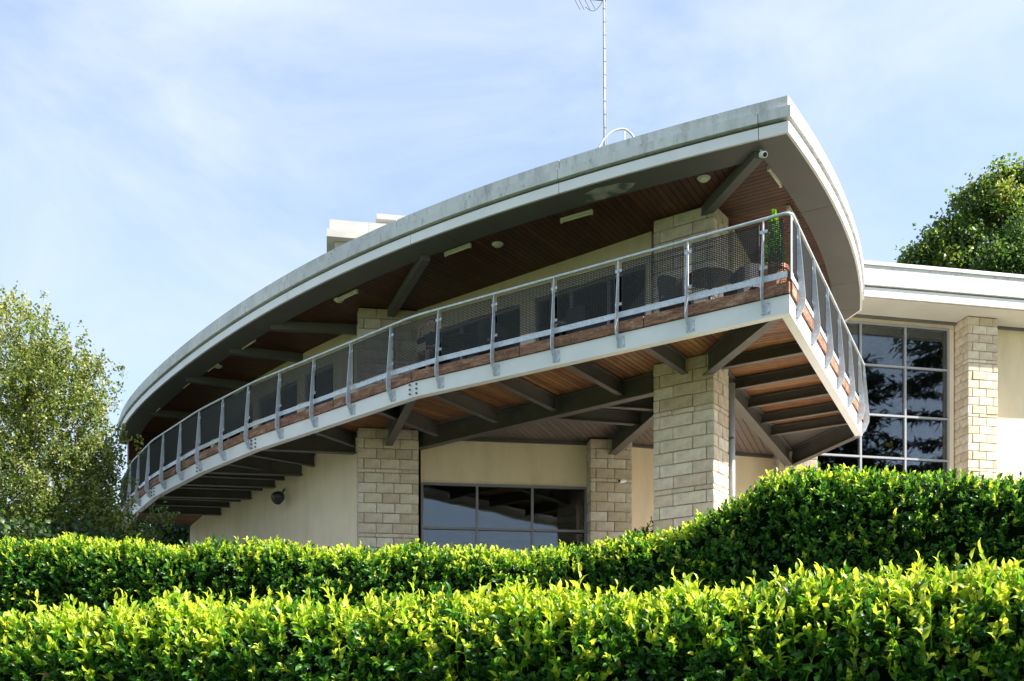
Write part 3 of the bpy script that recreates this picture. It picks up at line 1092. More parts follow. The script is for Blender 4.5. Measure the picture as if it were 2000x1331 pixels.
# post: fin plate; local frame x along rail, y inward, z up from Z_BB
def post_mesh():
    mb = MB()
    prof = [(-.012, .05), (-.07, .075), (-.155, .27), (-.16, .42), (-.062, 1.52), (-.045, 1.56), (-.02, 1.56), (-.02, .80), (-.045, .70), (-.045, .30), (-.012, .26)]
    th = .007
    n = len(prof)
    vs = [(-th, y, z) for y, z in prof] + [(th, y, z) for y, z in prof]
    fs = [tuple(range(n)), tuple(n + i for i in reversed(range(n)))]
    fs += [(i, n + i, n + (i + 1) % n, (i + 1) % n) for i in range(n)]
    mb.add(vs, fs)
    X, Y, Z = (1, 0, 0), (0, 1, 0), (0, 0, 1)
    mb.box((.03, -.008, .155), X, Y, Z, .075, .007, .10)             # base plate on the beam
    for bx in (-.022, .085):
        for bz in (.085, .225):
            mb.box((bx, -.02, bz), X, Y, Z, .013, .012, .013)
    for bz in (.80, 1.38):                                            # clips for the mesh panels
        mb.box((.042, -.028, bz), X, Y, Z, .034, .005, .024)
        mb.box((-.042, -.028, bz), X, Y, Z, .034, .005, .024)
    return mb.mesh('post', 'galvanised')
PM = post_mesh()
def knob_mesh():
    mb = MB()
    for bz in (.80, 1.38):
        for sx in (-.045, .045):
            mb.box((sx, -.037, bz), (1, 0, 0), (0, 1, 0), (0, 0, 1), .009, .006, .009)
    return mb.mesh('clip_bolts', 'black_plastic')

panel_cache = {}
def panel_mesh(L, z0=.69, z1=1.50):
    key = round(L, 2)
    if key in panel_cache: return panel_cache[key]
    mb = MB()
    w = .0072
    n = max(3, int(L / .030))
    m = int((z1 - z0) / .030)
    X, Y, Z = Vector((1, 0, 0)), Vector((0, 1, 0)), Vector((0, 0, 1))
    def prism4(a, b, s, u):
        a = Vector(a); b = Vector(b)
        vs = [a + s * w, a + u * w, a - s * w, a - u * w, b + s * w, b + u * w, b - s * w, b - u * w]
        mb.add(vs, [(0, 1, 5, 4), (1, 2, 6, 5), (2, 3, 7, 6), (3, 0, 4, 7)])
    for i in range(n + 1):
        x = -L / 2 + L * i / n
        prism4((x, .003, z0), (x, .003, z1), X, Y)
    for k in range(m + 1):
        z = z0 + (z1 - z0) * k / m
        prism4((-L / 2, -.003, z), (L / 2, -.003, z), Y, Z)
    for x in (-L / 2, L / 2):
        mb.box((x, 0, (z0 + z1) / 2), X, Y, Z, .006, .009, (z1 - z0) / 2)
    for z in (z0, z1):
        mb.box((0, 0, z), X, Y, Z, L / 2, .009, .004)
    me = mb.mesh('mesh_panel', 'mesh_steel')
    panel_cache[key] = me
    return me

def frame_at(p, t, z):
    """local x along t (left->right seen from outside), y inward, z up"""
    t = t.normalized()
    inn = Vector((-t.y, t.x))
    m = Matrix(((t.x, inn.x, 0, p.x), (t.y, inn.y, 0, p.y), (0, 0, 1, z), (0, 0, 0, 1)))
    return m

def railing_run(path, stops, flip):
    """path param from the corner; stops: post positions"""
    for s in stops:
        p, t = path.at(s)
        d = -t if flip else t
        inst('post', PM, frame_at(p, d, Z_BB), rail)
    segs = [0.03] + stops + ([path.L] if path.L - stops[-1] > .4 else [])
    for a, b in zip(segs, segs[1:]):
        ga = .075 if a > .1 else .06
        gb = .075
        pa = path.at(a)[0]; pb = path.at(b)[0]
        t = (pb - pa).normalized()
        L = (pb - pa).length - ga - gb
        if L < .15: continue
        c = pa + t * (ga + L / 2)
        d = -t if flip else t
        o = Vector((d.y, -d.x))
        inst('mesh_panel', panel_mesh(round(L, 2)), frame_at(c + o * .03, d, Z_BB), rail)
        # toe rail behind the post
        L2 = (pb - pa).length - .004
        c2 = (pa + pb) / 2
        MB().box(V3(c2 + o * .012, Z_BB + .62), V3(d, 0), V3(o, 0), (0, 0, 1), L2 / 2, .006, .05).build('toe_rail', 'galvanised', rail)
f_stops = [.42 + 1.31 * k for k in range(18) if .42 + 1.31 * k < front.L - .2]
r_stops = [.46 + 1.30 * k for k in range(6)] + [right.L - .06]
railing_run(front, f_stops, True)
railing_run(right, r_stops, False)
# corner plate
MB().box(V3(N0 + (R1 - N0).normalized() * .08 + Vector((.02, -.01)), 9.36), V3(ur, 0), V3(Vector((ur.y, -ur.x)), 0), (0, 0, 1), .10, .005, .50).build('corner_plate', 'galvanised', rail)
# ------------------------------------------------------------------ side wing on the right
wing = empty('side_wing', (13, 30, 5.0))
tag(wing, 'cream rendered wing with white fascia and tall gridded window, right of the balcony', 'building')
wd = Vector((.98, .196)).normalized(); wo = Vector((wd.y, -wd.x))
WP = Vector((12.18, 30.0))                        # right end of the window
def wp(t, o=0.0):
    return WP + wd * t + wo * o
Z_WS = 13.14                                       # soffit of the wing
# window: mullions every 1.33 m
WL = 5.35
window(wing, wp(-WL), wd, WL, 5.1, 12.97, (WL - 4.02, WL - 2.69, WL - 1.345), (6.95, 8.115, 9.28, 10.445, 11.615 + .19), 'frame_white', .052, .10)
wall_strip([wp(-WL - .6), wp(.16)], 12.975, Z_WS - .004, name='lintel_wall', parent=wing)
wall_strip([wp(-WL - .6), wp(-WL - .005)], 4.0, 12.97, name='wall', parent=wing)
wall_strip([wp(.005), wp(.16)], 4.0, 12.97, name='wall', parent=wing)
wall_strip([wp(.75), wp(9.5)], 4.0, Z_WS - .004, name='wall', parent=wing)
wall_strip([wp(-WL - .6), wp(.16)], 4.0, 5.09, name='sill_wall', parent=wing)
pillar(wing, wp(.20, .60), wd, .92, -wo, .75, 4.0, Z_WS - .01, 21, 5)
# eave: soffit, trim, fascia bands
def wing_bar(t0, t1, o0, o1, z0, z1, name, mat, parent):
    P = [wp(t0, o1), wp(t1, o1), wp(t1, o0), wp(t0, o0)]
    return MB().prism(P, z0, z1).build(name, mat, parent)
wroof = MB().prism([wp(-7, 1.1), wp(9.8, 1.1), wp(9.8, -12), wp(-7, -12)], Z_WS + .12, Z_WS + .62).build('roof', 'recess', wing)
def curve_bar(ts, o0, o1, z0, z1, name, mat, parent):
    """bar bowing gently outwards in plan"""
    def bow(t):
        return .035 * (1 - ((t - 1.5) / 8) ** 2) * 3
    secs = []
    for t in ts:
        a, b = wp(t, o0 + bow(t)), wp(t, o1 + bow(t))
        secs.append([V3(b, z0), V3(b, z1), V3(a, z1), V3(a, z0)])
    return MB().loft(secs).build(name, mat, parent)
MB().prism([wp(-7, 1.16), wp(9.8, 1.16), wp(9.8, .02), wp(-7, .02)], Z_WS, Z_WS + .10).build('soffit', 'trim_light', wroof) if False else None
simple('soffit_white', (0.62, 0.60, 0.57), 0.7, var=0.05, scale=1.5)
MB().prism([wp(-7, 1.17), wp(9.8, 1.17), wp(9.8, -.3), wp(-7, -.3)], Z_WS, Z_WS + .10).build('soffit', 'soffit_white', wroof)
MB().prism([wp(-7, .10), wp(.18, .10), wp(.18, .004), wp(-7, .004)], Z_WS - .06, Z_WS - .002).build('soffit_trim', 'trim_grey', wroof)
MB().prism([wp(1.14, .10), wp(9.6, .10), wp(9.6, .004), wp(1.14, .004)], Z_WS - .06, Z_WS - .002).build('soffit_trim', 'trim_grey', wroof)
for a, b in ((-7, -2.3), (-2.29, 2.9), (2.91, 9.8)):
    ts = [lerp(a, b, k / 6) for k in range(7)]
    curve_bar(ts, 1.13, 1.19, Z_WS - .005, Z_WS + .235, 'fascia_strip', 'white_steel', wroof)
for a, b in ((-7, -2.5), (-2.49, 2.4), (2.41, 9.8)):
    ts = [lerp(a, b, k / 6) for k in range(7)]
    curve_bar(ts, 1.0, 1.25, Z_WS + .275, Z_WS + .52, 'fascia_panel', 'wing_fascia' if 'wing_fascia' in M else 'fascia', wroof)
for a, b in ((-7, -.8), (-.79, 9.8)):
    ts = [lerp(a, b, k / 6) for k in range(7)]
    curve_bar(ts, 1.0, 1.225, Z_WS + .524, Z_WS + .79, 'fascia_panel', 'fascia', wroof)
for a, b in ((-7, -.5), (-.49, 9.8)):
    ts = [lerp(a, b, k / 6) for k in range(7)]
    curve_bar(ts, .9, 1.27, Z_WS + .80, Z_WS + .885, 'coping_panel', 'white_steel', wroof)
curve_bar([-7, -3, 1, 5, 9.8], .95, 1.10, Z_WS + .235, Z_WS + .276, 'shadow_gap', 'recess', wroof)
# room behind the tall window
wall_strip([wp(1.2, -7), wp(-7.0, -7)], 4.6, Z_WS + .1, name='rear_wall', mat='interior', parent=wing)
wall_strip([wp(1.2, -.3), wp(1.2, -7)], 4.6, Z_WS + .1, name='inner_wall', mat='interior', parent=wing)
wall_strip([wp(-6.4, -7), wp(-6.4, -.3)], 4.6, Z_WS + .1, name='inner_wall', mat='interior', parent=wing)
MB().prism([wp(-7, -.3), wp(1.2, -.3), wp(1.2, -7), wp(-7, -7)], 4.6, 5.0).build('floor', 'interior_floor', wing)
# pendant lamps and a small yellow sign seen through the glass
def pendant(p, z, label):
    o = empty('pendant_lamp', (p.x, p.y, z))
    tag(o, label, 'lamp', 'pendant lamps behind the tall window')
    prof = [(.02, .20), (.09, .18), (.17, .10), (.20, 0), (.185, 0), (.15, .09), (.07, .165)]
    MB().lathe((p.x, p.y, z), prof, 16).build('shade', 'lamp_shade', o, smooth=True)
    MB().tube([(p.x, p.y, z + .2), (p.x, p.y, Z_WS - .02)], .008, 6).build('cord', 'black_plastic', o)
    MB().lathe((p.x, p.y, z + .02), [(.02, 0), (.05, .03), (.05, .06), (.02, .10)], 10).build('bulb', 'bulb_glow', o, smooth=True)
def mat_emit(name, c, s):
    m, nt, b = new_mat(name)
    b.inputs['Base Color'].default_value = (*c, 1)
    b.inputs['Emission Color'].default_value = (*c, 1)
    b.inputs['Emission Strength'].default_value = s
    M[name] = m
mat_emit('lamp_shade', (0.95, 0.82, 0.62), 1.6)
mat_emit('bulb_glow', (1.0, 0.85, 0.6), 8.0)
pendant(wp(-2.35, -1.2), 12.45, 'lit white pendant lamp behind the topmost panes of the tall window')
pendant(wp(-2.15, -1.5), 11.2, 'lit pendant lamp hanging lower behind the second row of tall window panes')
sg = wp(-1.22, -1.0)
ys = MB().box((sg.x, sg.y, 9.95), V3(wd, 0), V3(wo, 0), (0, 0, 1), .11, .012, .055)
ys.box((sg.x, sg.y, 9.84), V3(wd, 0), V3(wo, 0), (0, 0, 1), .012, .010, .06)
tag(ys.build('hanging_sign', 'yellow_sign', wloc=(sg.x, sg.y, 9.8)), 'small yellow sign hanging inside the tall window', 'sign')

# ------------------------------------------------------------------ stepped white block rising behind the curved roof
blk = empty('rooftop_block', (-4.6, 30.5, 12.0))
tag(blk, 'white stepped rooftop block showing above the curved eave', 'building')
bu = Vector((.985, .17)).normalized(); bo = Vector((bu.y, -bu.x)); B0 = Vector((-5.0, 29.6))
def bp(a, o): return B0 + bu * a + bo * o
def bprism(a0, a1, o0, o1, z0, z1, name, mat, parent=blk):
    return MB().prism([bp(a0, o1), bp(a1, o1), bp(a1, o0), bp(a0, o0)], z0, z1).build(name, mat, parent)
bprism(.12, 6, -5, -.25, 12.0, 15.36, 'wall', 'block_white')
bprism(-.10, 1.05, -5.2, .02, 15.37, 15.58, 'fascia_panel', 'block_white')
bprism(1.06, 6.2, -5.2, .02, 15.37, 15.58, 'fascia_panel', 'block_white')
bprism(-.02, 1.05, -5.2, -.07, 15.595, 15.88, 'coping_panel', 'block_white')
bprism(1.06, 6.2, -5.2, -.07, 15.595, 15.88, 'coping_panel', 'block_white')
bprism(.05, 6.0, -5.0, -.12, 15.578, 15.60, 'shadow_gap', 'recess')  # dark strip added to draw the shade line between the two bands
bprism(1.42, 5.2, -5.0, -1.0, 15.4, 16.35, 'upper_wall', 'block_white')
bprism(1.30, 5.4, -5.0, -.80, 16.355, 16.50, 'upper_coping', 'block_white')

# ------------------------------------------------------------------ mast, aerial, hoop on the roof
mx, my = 1.90, 22.0
mast = empty('aerial_mast', (mx, my, 12.0))
tag(mast, 'slim white aerial mast standing on the curved roof', 'mast')
MB().tube([(mx, my, 11.97), (mx - .01, my, 14.5), (mx - .03, my, 19.0)], [.028, .025, .022], 10).build('pole', 'pipe_grey', mast, smooth=True)
for k in range(11):
    z = 14.05 + .27 * k
    MB().tube([(mx - .0018 * k, my, z), (mx - .0018 * k, my, z + .014)], .029, 8).build('cable_band', 'trim_grey', mast)
MB().tube([(mx + .045, my - .01, 12.0), (mx + .035, my - .02, 14.5), (mx + .02, my - .02, 17.2)], .006, 5).build('cable', 'pipe_grey', mast)
ae = empty('yagi_aerial', (mx - .02, my, 16.95))
tag(ae, 'thin rod aerial clamped to the top of the mast, cut by the frame', 'aerial')
bz = 16.64
MB().tube([(mx + .02, my, bz + .02), (mx - .66, my - .12, bz)], .010, 6).build('boom', 'dark_steel', ae)
for k, (a, l) in enumerate(((-.30, .20), (-.42, .22), (-.55, .24), (-.64, .26))):
    c = Vector((mx + a, my + a * .18, bz))
    dv = Vector((.5, .1, -.86)) * l
    MB().tube([c - dv, c + dv], .007, 5).build('rod', 'dark_steel', ae)
MB().tube([(mx - .4 + .4 * t, my - .05, bz - .14 - .18 * math.sin(math.pi * t) + .22 * t) for t in [k / 10 for k in range(11)]], .005, 5).build('cable', 'black_plastic', ae)
hoop = MB()
hp = [tuple(p) for p in []]
for q in smooth_line([(1.66, 12.0), (1.70, 13.2), (1.80, 13.55), (1.98, 13.78), (2.20, 13.90), (2.36, 13.88), (2.50, 13.70), (2.54, 13.2), (2.56, 12.0)], 4):
    hp.append((q.x, 21.6 + .3 * (q.x - 1.66), q.y))
ho = empty('roof_hoop', (2.1, 21.7, 12.0))
tag(ho, 'white tubular guard hoop beside the foot of the mast', 'guard rail')
hoop.tube(hp, .021, 8).build('hoop', 'pipe_grey', ho, smooth=True)
MB().tube([(2.28, 21.77, 11.97), (2.28, 21.77, 13.86)], .014, 8).build('upright', 'pipe_grey', ho, smooth=True)

# ------------------------------------------------------------------ lights under the eave
def strip_light(c, t, label, group='strip lights under the eave'):
    t = Vector(t).normalized(); o = Vector((-t.y, t.x)); z = Z_SOF - .045
    r = empty('strip_light', (c[0], c[1], Z_SOF))
    tag(r, label, 'light', group)
    MB().box((c[0], c[1], z + .012), V3(t, 0), V3(o, 0), (0, 0, 1), .34, .03, .022).build('housing', 'white_plastic', r)
    MB().tube([V3(Vector(c) - t * .31, z - .03), V3(Vector(c) + t * .31, z - .03)], .019, 8).build('tube', 'tube_glow', r, smooth=True)
    for s in (-1, 1):
        MB().box(V3(Vector(c) + t * .325 * s, z - .026), V3(t, 0), V3(o, 0), (0, 0, 1), .014, .024, .026).build('lamp_holder', 'white_plastic', r)
ords = ['nearest the roof corner', 'second from the roof corner', 'third from the roof corner', 'fourth from the roof corner', 'fifth from the roof corner', 'sixth from the roof corner', 'farthest left of all']
for (x, y), od in zip(((1.22, 20.35), (-1.10, 21.75), (-3.66, 24.0), (-6.6, 26.95), (-7.95, 28.6), (-9.05, 30.0), (-10.7, 32.4)), ords):
    k = min(range(1, IC), key=lambda i: (roofline[i] - Vector((x, y))).length)
    strip_light((x, y), roofline[k + 1] - roofline[k - 1], 'strip light under the long curved eave, ' + od)
for (x, y), od in zip(((4.62, 18.9), (5.30, 20.3), (5.85, 21.6)), ('nearest the roof corner', 'middle one', 'farthest back')):
    k = min(range(IC + 1, NR - 2), key=lambda i: (roofline[i] - Vector((x, y))).length)
    strip_light((x, y), roofline[k + 1] - roofline[k - 1], 'strip light under the right-hand eave, ' + od)
for (x, y), lb in (((3.40, 19.05), 'round cream ceiling light beside the corner brace'), ((-.29, 21.6), 'round ceiling light above the middle of the balcony'),
                   ((-3.92, 24.35), 'round ceiling light just left of the second roof brace'), ((-7.85, 28.7), 'round ceiling light above the left end of the balcony')):
    r = empty('ceiling_light', (x, y, Z_SOF)); tag(r, lb, 'light', 'round ceiling lights')
    MB().lathe((x, y, Z_SOF - .055), [(.02, 0), (.07, .004), (.095, .025), (.10, .052)], 16).build('dome', 'tube_glow', r, smooth=True)
    MB().lathe((x, y, Z_SOF - .012), [(.115, 0), (.12, .006), (.12, .011)], 16).build('ring', 'white_plastic', r, smooth=True)

def cctv(p, aim, label, arm):
    r = empty('security_camera', p); tag(r, label, 'camera')
    p = Vector(p); a = Vector(aim).normalized()
    MB().tube([p, p + a * .04, p + a * .19, p + a * .2], [.03, .052, .052, .045], 14).build('body', 'white_plastic', r, smooth=True)
    MB().tube([p + a * .199, p + a * .206], .036, 14).build('lens', 'black_plastic', r)
    MB().tube([p + a * .07 + Vector((0, 0, .03)), p + Vector(arm)], .018, 8).build('bracket', 'white_plastic', r, smooth=True)
cctv((4.13, 17.86, 11.27), (.15, -.85, -.45), 'white security camera hanging from the roof corner', (.02, .10, .14))
cctv((2.66, 25.25, 7.62), (-.75, -.6, -.2), 'small white security camera on the rear stone pillar', (.05, .30, .05))
fl = empty('floodlight', (-6.05, 28.45, 7.5)); tag(fl, 'dark round floodlight fixed high on the cream wall', 'light')
fc = Vector((-6.05, 28.25, 7.95)); fa = Vector((-.35, -.75, -.5)).normalized()
MB().tube([fc, fc + fa * .10, fc + fa * .26], [.09, .15, .17], 14).build('body', 'black_plastic', fl, smooth=True)
MB().tube([fc + Vector((0, 0, .05)), (-6.05, 28.62, 8.2)], .025, 8).build('bracket', 'black_plastic', fl)

# ------------------------------------------------------------------ furniture on the balcony
def wicker_chair(p, ang, label, group='dark wicker chairs on the balcony'):
    r = empty('wicker_chair', (p[0], p[1], Z_DECK)); tag(r, label, 'chair', group)
    c = Vector((p[0], p[1])); f = Vector((math.cos(R(ang)), math.sin(R(ang)))); s = Vector((-f.y, f.x))
    z0 = Z_DECK
    def L(a, b, z): return V3(c + s * a + f * b, z0 + z)
    # curved tub back
    secs = []
    for k in range(13):
        th = R(-115 + 230 * k / 12)
        top = .86 - .22 * (abs(k - 6) / 6) ** 2
        ro, ri = .33, .29
        def q(rad, z): return L(math.sin(th) * rad * (.92 + .12 * z), -math.cos(th) * rad * (.92 + .16 * z) + .02, z)
        secs.append([q(ro, .22), q(ro, top), q(ri, top), q(ri, .22)])
    MB().loft(secs).build('backrest', 'wicker', r, smooth=False)
    MB().box(L(0, .02, .36), V3(s, 0), V3(f, 0), (0, 0, 1), .27, .27, .05).build('seat', 'wicker', r)
    MB().box(L(0, .04, .44), V3(s, 0), V3(f, 0), (0, 0, 1), .25, .25, .028).build('cushion', 'cushion', r)
    for a in (-.24, .24):
        for b in (-.22, .26):
            MB().bar(L(a, b, 0), L(a * .95, b * .95, .31), .035, .035, (1, 0, 0)).build('leg', 'wicker', r)
    return r
wicker_chair((2.88, 18.85), -20, 'dark wicker tub chair in front of the upper corner pillar')
wicker_chair((3.95, 18.5), 165, 'dark wicker tub chair beside the potted conifer')
wicker_chair((1.05, 20.15), 200, 'dark wicker tub chair in front of the upper cream pier')
wicker_chair((-.35, 21.0), 20, 'dark wicker tub chair facing the person, left of the cream pier')
def table(p, label):
    r = empty('cafe_table', (p[0], p[1], Z_DECK)); tag(r, label, 'table')
    MB().lathe((p[0], p[1], Z_DECK + .70), [(.40, 0), (.42, .012), (.42, .025), (.40, .035)], 24).build('tabletop', 'wicker', r)
    MB().tube([(p[0], p[1], Z_DECK), (p[0], p[1], Z_DECK + .70)], .035, 10).build('stem', 'dark_steel', r)
    MB().lathe((p[0], p[1], Z_DECK), [(.24, 0), (.24, .02), (.05, .05)], 16).build('base', 'dark_steel', r)
table((3.42, 18.55), 'dark round café table between the wicker chairs by the corner')
table((-.95, 21.55), 'dark round café table next to the seated person')
# planter with a small conifer
pl = Vector((4.32, 17.75))
pot = empty('plant_pot', (pl.x, pl.y, Z_DECK)); tag(pot, 'terracotta pot holding a conifer at the balcony corner', 'pot')
MB().lathe((pl.x, pl.y, Z_DECK), [(.15, 0), (.19, .25), (.235, .46), (.25, .46), (.25, .53), (.215, .53), (.20, .47), (.02, .47)], 20).build('bowl', 'terracotta', pot, smooth=False)

pc_ = empty('potted_conifer', (pl.x, pl.y, Z_DECK + .47)); tag(pc_, 'small yellow-green conifer growing in the corner pot', 'plant')
MB().tube([(pl.x, pl.y, Z_DECK + .46), (pl.x, pl.y, Z_DECK + 1.35)], [.02, .006], 6).build('stem', 'bark_brown', pc_)
def cone_leaves():
    n = 1500
    t = rng.random(n) ** .8
    a = rng.uniform(0, 6.28, n); r = .17 * (1 - t) ** .7 * rng.uniform(.35, 1.1, n) + .01
    p = np.stack([np.cos(a) * r, np.sin(a) * r, .02 + .98 * t], 1)
    ax = np.stack([np.cos(a) * .6, np.sin(a) * .6, np.full(n, .8)], 1) + rng.normal(size=(n, 3)) * .25
    nr = norm(np.stack([np.cos(a), np.sin(a), np.full(n, .4)], 1) + rng.normal(size=(n, 3)) * .3)
    V, lo, sz, k = leaf_arrays(p, ax, nr, np.full(n, .05), np.full(n, .02), fine=False)
    return np_mesh('foliage', V, lo, sz, 'laurel', np.repeat(np.clip(.28 + .28 * t + rng.normal(size=n) * .12, .05, 1), k))
link(bpy.data.objects.new('foliage', cone_leaves()), pc_, (pl.x, pl.y, Z_DECK + .47))

def mannequin():
    """seated person: body grown with a skin modifier, then coloured by region"""
    C = Vector((-1.60, 21.95)); f = Vector((-.45, -.89)).normalized(); s = Vector((-f.y, f.x))      # facing out over the rail
    z0 = Z_DECK
    def P(a, b, z): return V3(C + s * a + f * b, z0 + z)
    J = {}; E = []
    def j(n, a, b, z, r): J[n] = (P(a, b, z), r)
    j('pel', 0, 0, .50, .15); j('wst', 0, .02, .68, .13); j('chs', 0, .03, .88, .155); j('nck0', 0, .04, 1.02, .075); j('nck', 0, .055, 1.09, .055)
    j('hd0', 0, .075, 1.15, .085); j('hd1', 0, .08, 1.22, .10); j('hd2', 0, .07, 1.30, .075)
    E += [('pel', 'wst'), ('wst', 'chs'), ('chs', 'nck0'), ('nck0', 'nck'), ('nck', 'hd0'), ('hd0', 'hd1'), ('hd1', 'hd2')]
    for sd, k in ((1, 'l'), (-1, 'r')):
        j('hip' + k, .10 * sd, .02, .48, .10); j('kne' + k, .13 * sd, .44, .52, .066); j('shn' + k, .13 * sd, .47, .34, .058); j('ank' + k, .13 * sd, .44, .09, .042); j('toe' + k, .14 * sd, .60, .04, .036)
        E += [('pel', 'hip' + k), ('hip' + k, 'kne' + k), ('kne' + k, 'shn' + k), ('shn' + k, 'ank' + k), ('ank' + k, 'toe' + k)]
        j('sho' + k, .17 * sd, .03, .97, .07)
        E.append(('chs', 'sho' + k))
    j('ell', .25, .16, .74, .045); j('wrl', .17, .36, .60, .034); j('hal', .14, .43, .60, .034)
    j('elr', -.24, .22, .80, .045); j('wrr', -.12, .33, 1.02, .032); j('har', -.07, .33, 1.09, .034)
    E += [('shol', 'ell'), ('ell', 'wrl'), ('wrl', 'hal'), ('shor', 'elr'), ('elr', 'wrr'), ('wrr', 'har')]
    for k, h, (da, db, dz) in (('l', 'hal', (0, .05, -.01)), ('r', 'har', (.03, -.005, .05))):
        base = J[h][0]
        for i in range(4):
            o = (i - 1.5) * .02
            ln = (.9, 1.0, .95, .75)[i]
            p1 = base + V3(s * (da * ln + (o if k == 'l' else 0)) + f * (db * ln + (o if k == 'r' else 0)), dz * ln)
            p2 = p1 + V3(s * da * .5 * ln + f * db * .5 * ln, (dz - .025) * .6 * ln)
            J[f'f{k}{i}a'] = (p1, .010); J[f'f{k}{i}b'] = (p2, .008)
            E += [(h, f'f{k}{i}a'), (f'f{k}{i}a', f'f{k}{i}b')]
        pt = base + V3(s * (.03 if k == 'r' else -.04) + f * .02, .02)
        J['t' + k] = (pt, .010); E.append((h, 't' + k))
    names = list(J)
    me = bpy.data.meshes.new('body')
    me.from_pydata([tuple(J[n][0] - P(0, 0, 0)) for n in names], [(names.index(a), names.index(b)) for a, b in E], [])
    ob = bpy.data.objects.new('body_src', me); col.objects.link(ob)
    sk = ob.modifiers.new('s', 'SKIN')
    if not me.skin_vertices:
        me.attributes.new('', 'FLOAT2', 'POINT') if False else None
    lay = me.skin_vertices[0].data if me.skin_vertices else None
    if lay is None:
        import bmesh
        bm = bmesh.new(); bm.from_mesh(me); bm.verts.layers.skin.verify(); bm.to_mesh(me); bm.free()
        lay = me.skin_vertices[0].data
    for i, n in enumerate(names):
        lay[i].radius = (J[n][1], J[n][1])
        lay[i].use_root = (n == 'pel')
    sb = ob.modifiers.new('d', 'SUBSURF'); sb.levels = 2; sb.render_levels = 2
    dg = bpy.context.evaluated_depsgraph_get()
    em = bpy.data.meshes.new_from_object(ob.evaluated_get(dg))
    bpy.data.objects.remove(ob)
    em.name = 'body'
    em.materials.clear()
    for m in ('skin', 'shirt', 'shorts', 'hair', 'black_plastic'):
        em.materials.append(M[m])
    for p in em.polygons:
        c = p.center
        fw = c.x * f.x + c.y * f.y
        p.use_smooth = True
        k = 0
        if c.z > 1.235 or (c.z > 1.17 and fw < .03): k = 3
        elif c.z > 1.04: k = 0
        elif c.z > .60: k = 1 if not (fw > .285) else 0
        elif c.z > .36 and fw < .30: k = 2
        elif c.z > .36: k = 0
        elif c.z < .10: k = 4
        p.material_index = k
    r = empty('person', (C.x, C.y, z0))
    tag(r, 'person in dark shirt and shorts seated behind the railing, hand raised to the chin', 'person')
    o = bpy.data.objects.new('body', em)
    link(o, r, (C.x, C.y, z0))
    # face: nose, ears, eyes, mouth
    mb = MB()
    hc = P(0, .08, 1.20)
    mb.add([hc + V3(f * .10 + s * .014, -.01), hc + V3(f * .10 - s * .014, -.01), hc + V3(f * .095, .035), hc + V3(f * .128, -.012)], [(0, 3, 2), (1, 2, 3), (0, 1, 3), (0, 2, 1)])
    for sd in (-1, 1):
        MB().box(hc + V3(s * .095 * sd - f * .01, 0), V3(s, 0), V3(f, 0), (0, 0, 1), .008, .018, .028).build('ear', 'skin', r)
    mb.build('nose', 'skin', r)
    for sd in (-1, 1):
        MB().lathe(hc + V3(f * .093 + s * .034 * sd, .022), [(.002, 0), (.010, .006), (.002, .012)], 8).build('eye', 'black_plastic', r)
    MB().box(hc + V3(f * .092, -.042), V3(s, 0), V3(f, 0), (0, 0, 1), .022, .006, .004).build('mouth', 'shorts', r)
    wicker_chair((C.x - f.x * .06, C.y - f.y * .06), math.degrees(math.atan2(f.y, f.x)), 'dark wicker tub chair with the person sitting in it')
mannequin()
# ------------------------------------------------------------------ hedges
def rand_unit(n):
    v = rng.normal(size=(n, 3))
    return norm(v)

def sprig_leaves(base, dirs, n_leaf, slen, L, W, young, fine, face=None):
    """vectorised sprigs; returns mesh arrays. base (m,3), dirs (m,3), young (m,) 0..1"""
    m = len(base)
    dirs = norm(dirs)
    ref = np.where(np.abs(dirs[:, 2:3]) < .9, np.array([[0, 0, 1.0]]), np.array([[1.0, 0, 0]]))
    a = norm(np.cross(dirs, ref)); b = np.cross(dirs, a)
    ph = rng.uniform(0, 6.28, m)
    B, A, NN, LL, WW, T = [], [], [], [], [], []
    for k in range(n_leaf):
        t = (k + .4) / n_leaf
        th = ph + k * 2.4
        rad = a * np.cos(th)[:, None] + b * np.sin(th)[:, None]
        open_ = rng.uniform(.55, 1.0, m) * (1.15 - .75 * t)
        ax = dirs * np.cos(open_)[:, None] + rad * np.sin(open_)[:, None]
        ax += rng.normal(size=(m, 3)) * .15
        nr = dirs * np.sin(open_)[:, None] - rad * np.cos(open_)[:, None] + rng.normal(size=(m, 3)) * .2
        nr = norm(nr)
        if face is not None:
            sg = np.sign((nr * face).sum(1, keepdims=True) + 1e-6)
            nr = norm(nr * sg + face * .55)
        B.append(base + dirs * (slen * t)[:, None])
        A.append(ax); NN.append(nr)
        sc = rng.uniform(.55, 1.2, m) * (1.0 - .35 * max(0, t - .6))
        LL.append(L * sc); WW.append(W * sc)
        yt = np.clip(young * (.62 + .42 * t) + rng.normal(size=m) * .07, 0, 1)
        yt = np.where(rng.random(m) < .007, 0.0, np.maximum(yt, .04))
        T.append(yt)
    B = np.concatenate(B); A = np.concatenate(A); NN = np.concatenate(NN); LL = np.concatenate(LL); WW = np.concatenate(WW); T = np.concatenate(T)
    V, lo, sz, k = leaf_arrays(B, A, NN, LL, WW, fold=.35, curl=.12, fine=fine)
    return V, lo, sz, np.repeat(T, k)

def interp_path(pts, s):
    pts = np.array(pts, float)
    seg = np.linalg.norm(np.diff(pts[:, :2], axis=0), axis=1)
    cs = np.concatenate(([0], np.cumsum(seg)))
    out = np.stack([np.interp(s, cs, pts[:, i]) for i in range(pts.shape[1])], 1)
    e = 1e-2
    d = np.stack([np.interp(s + e, cs, pts[:, i]) - np.interp(s - e, cs, pts[:, i]) for i in range(2)], 1)
    d /= np.maximum(np.linalg.norm(d, axis=1, keepdims=True), 1e-9)
    return out, d, cs[-1]

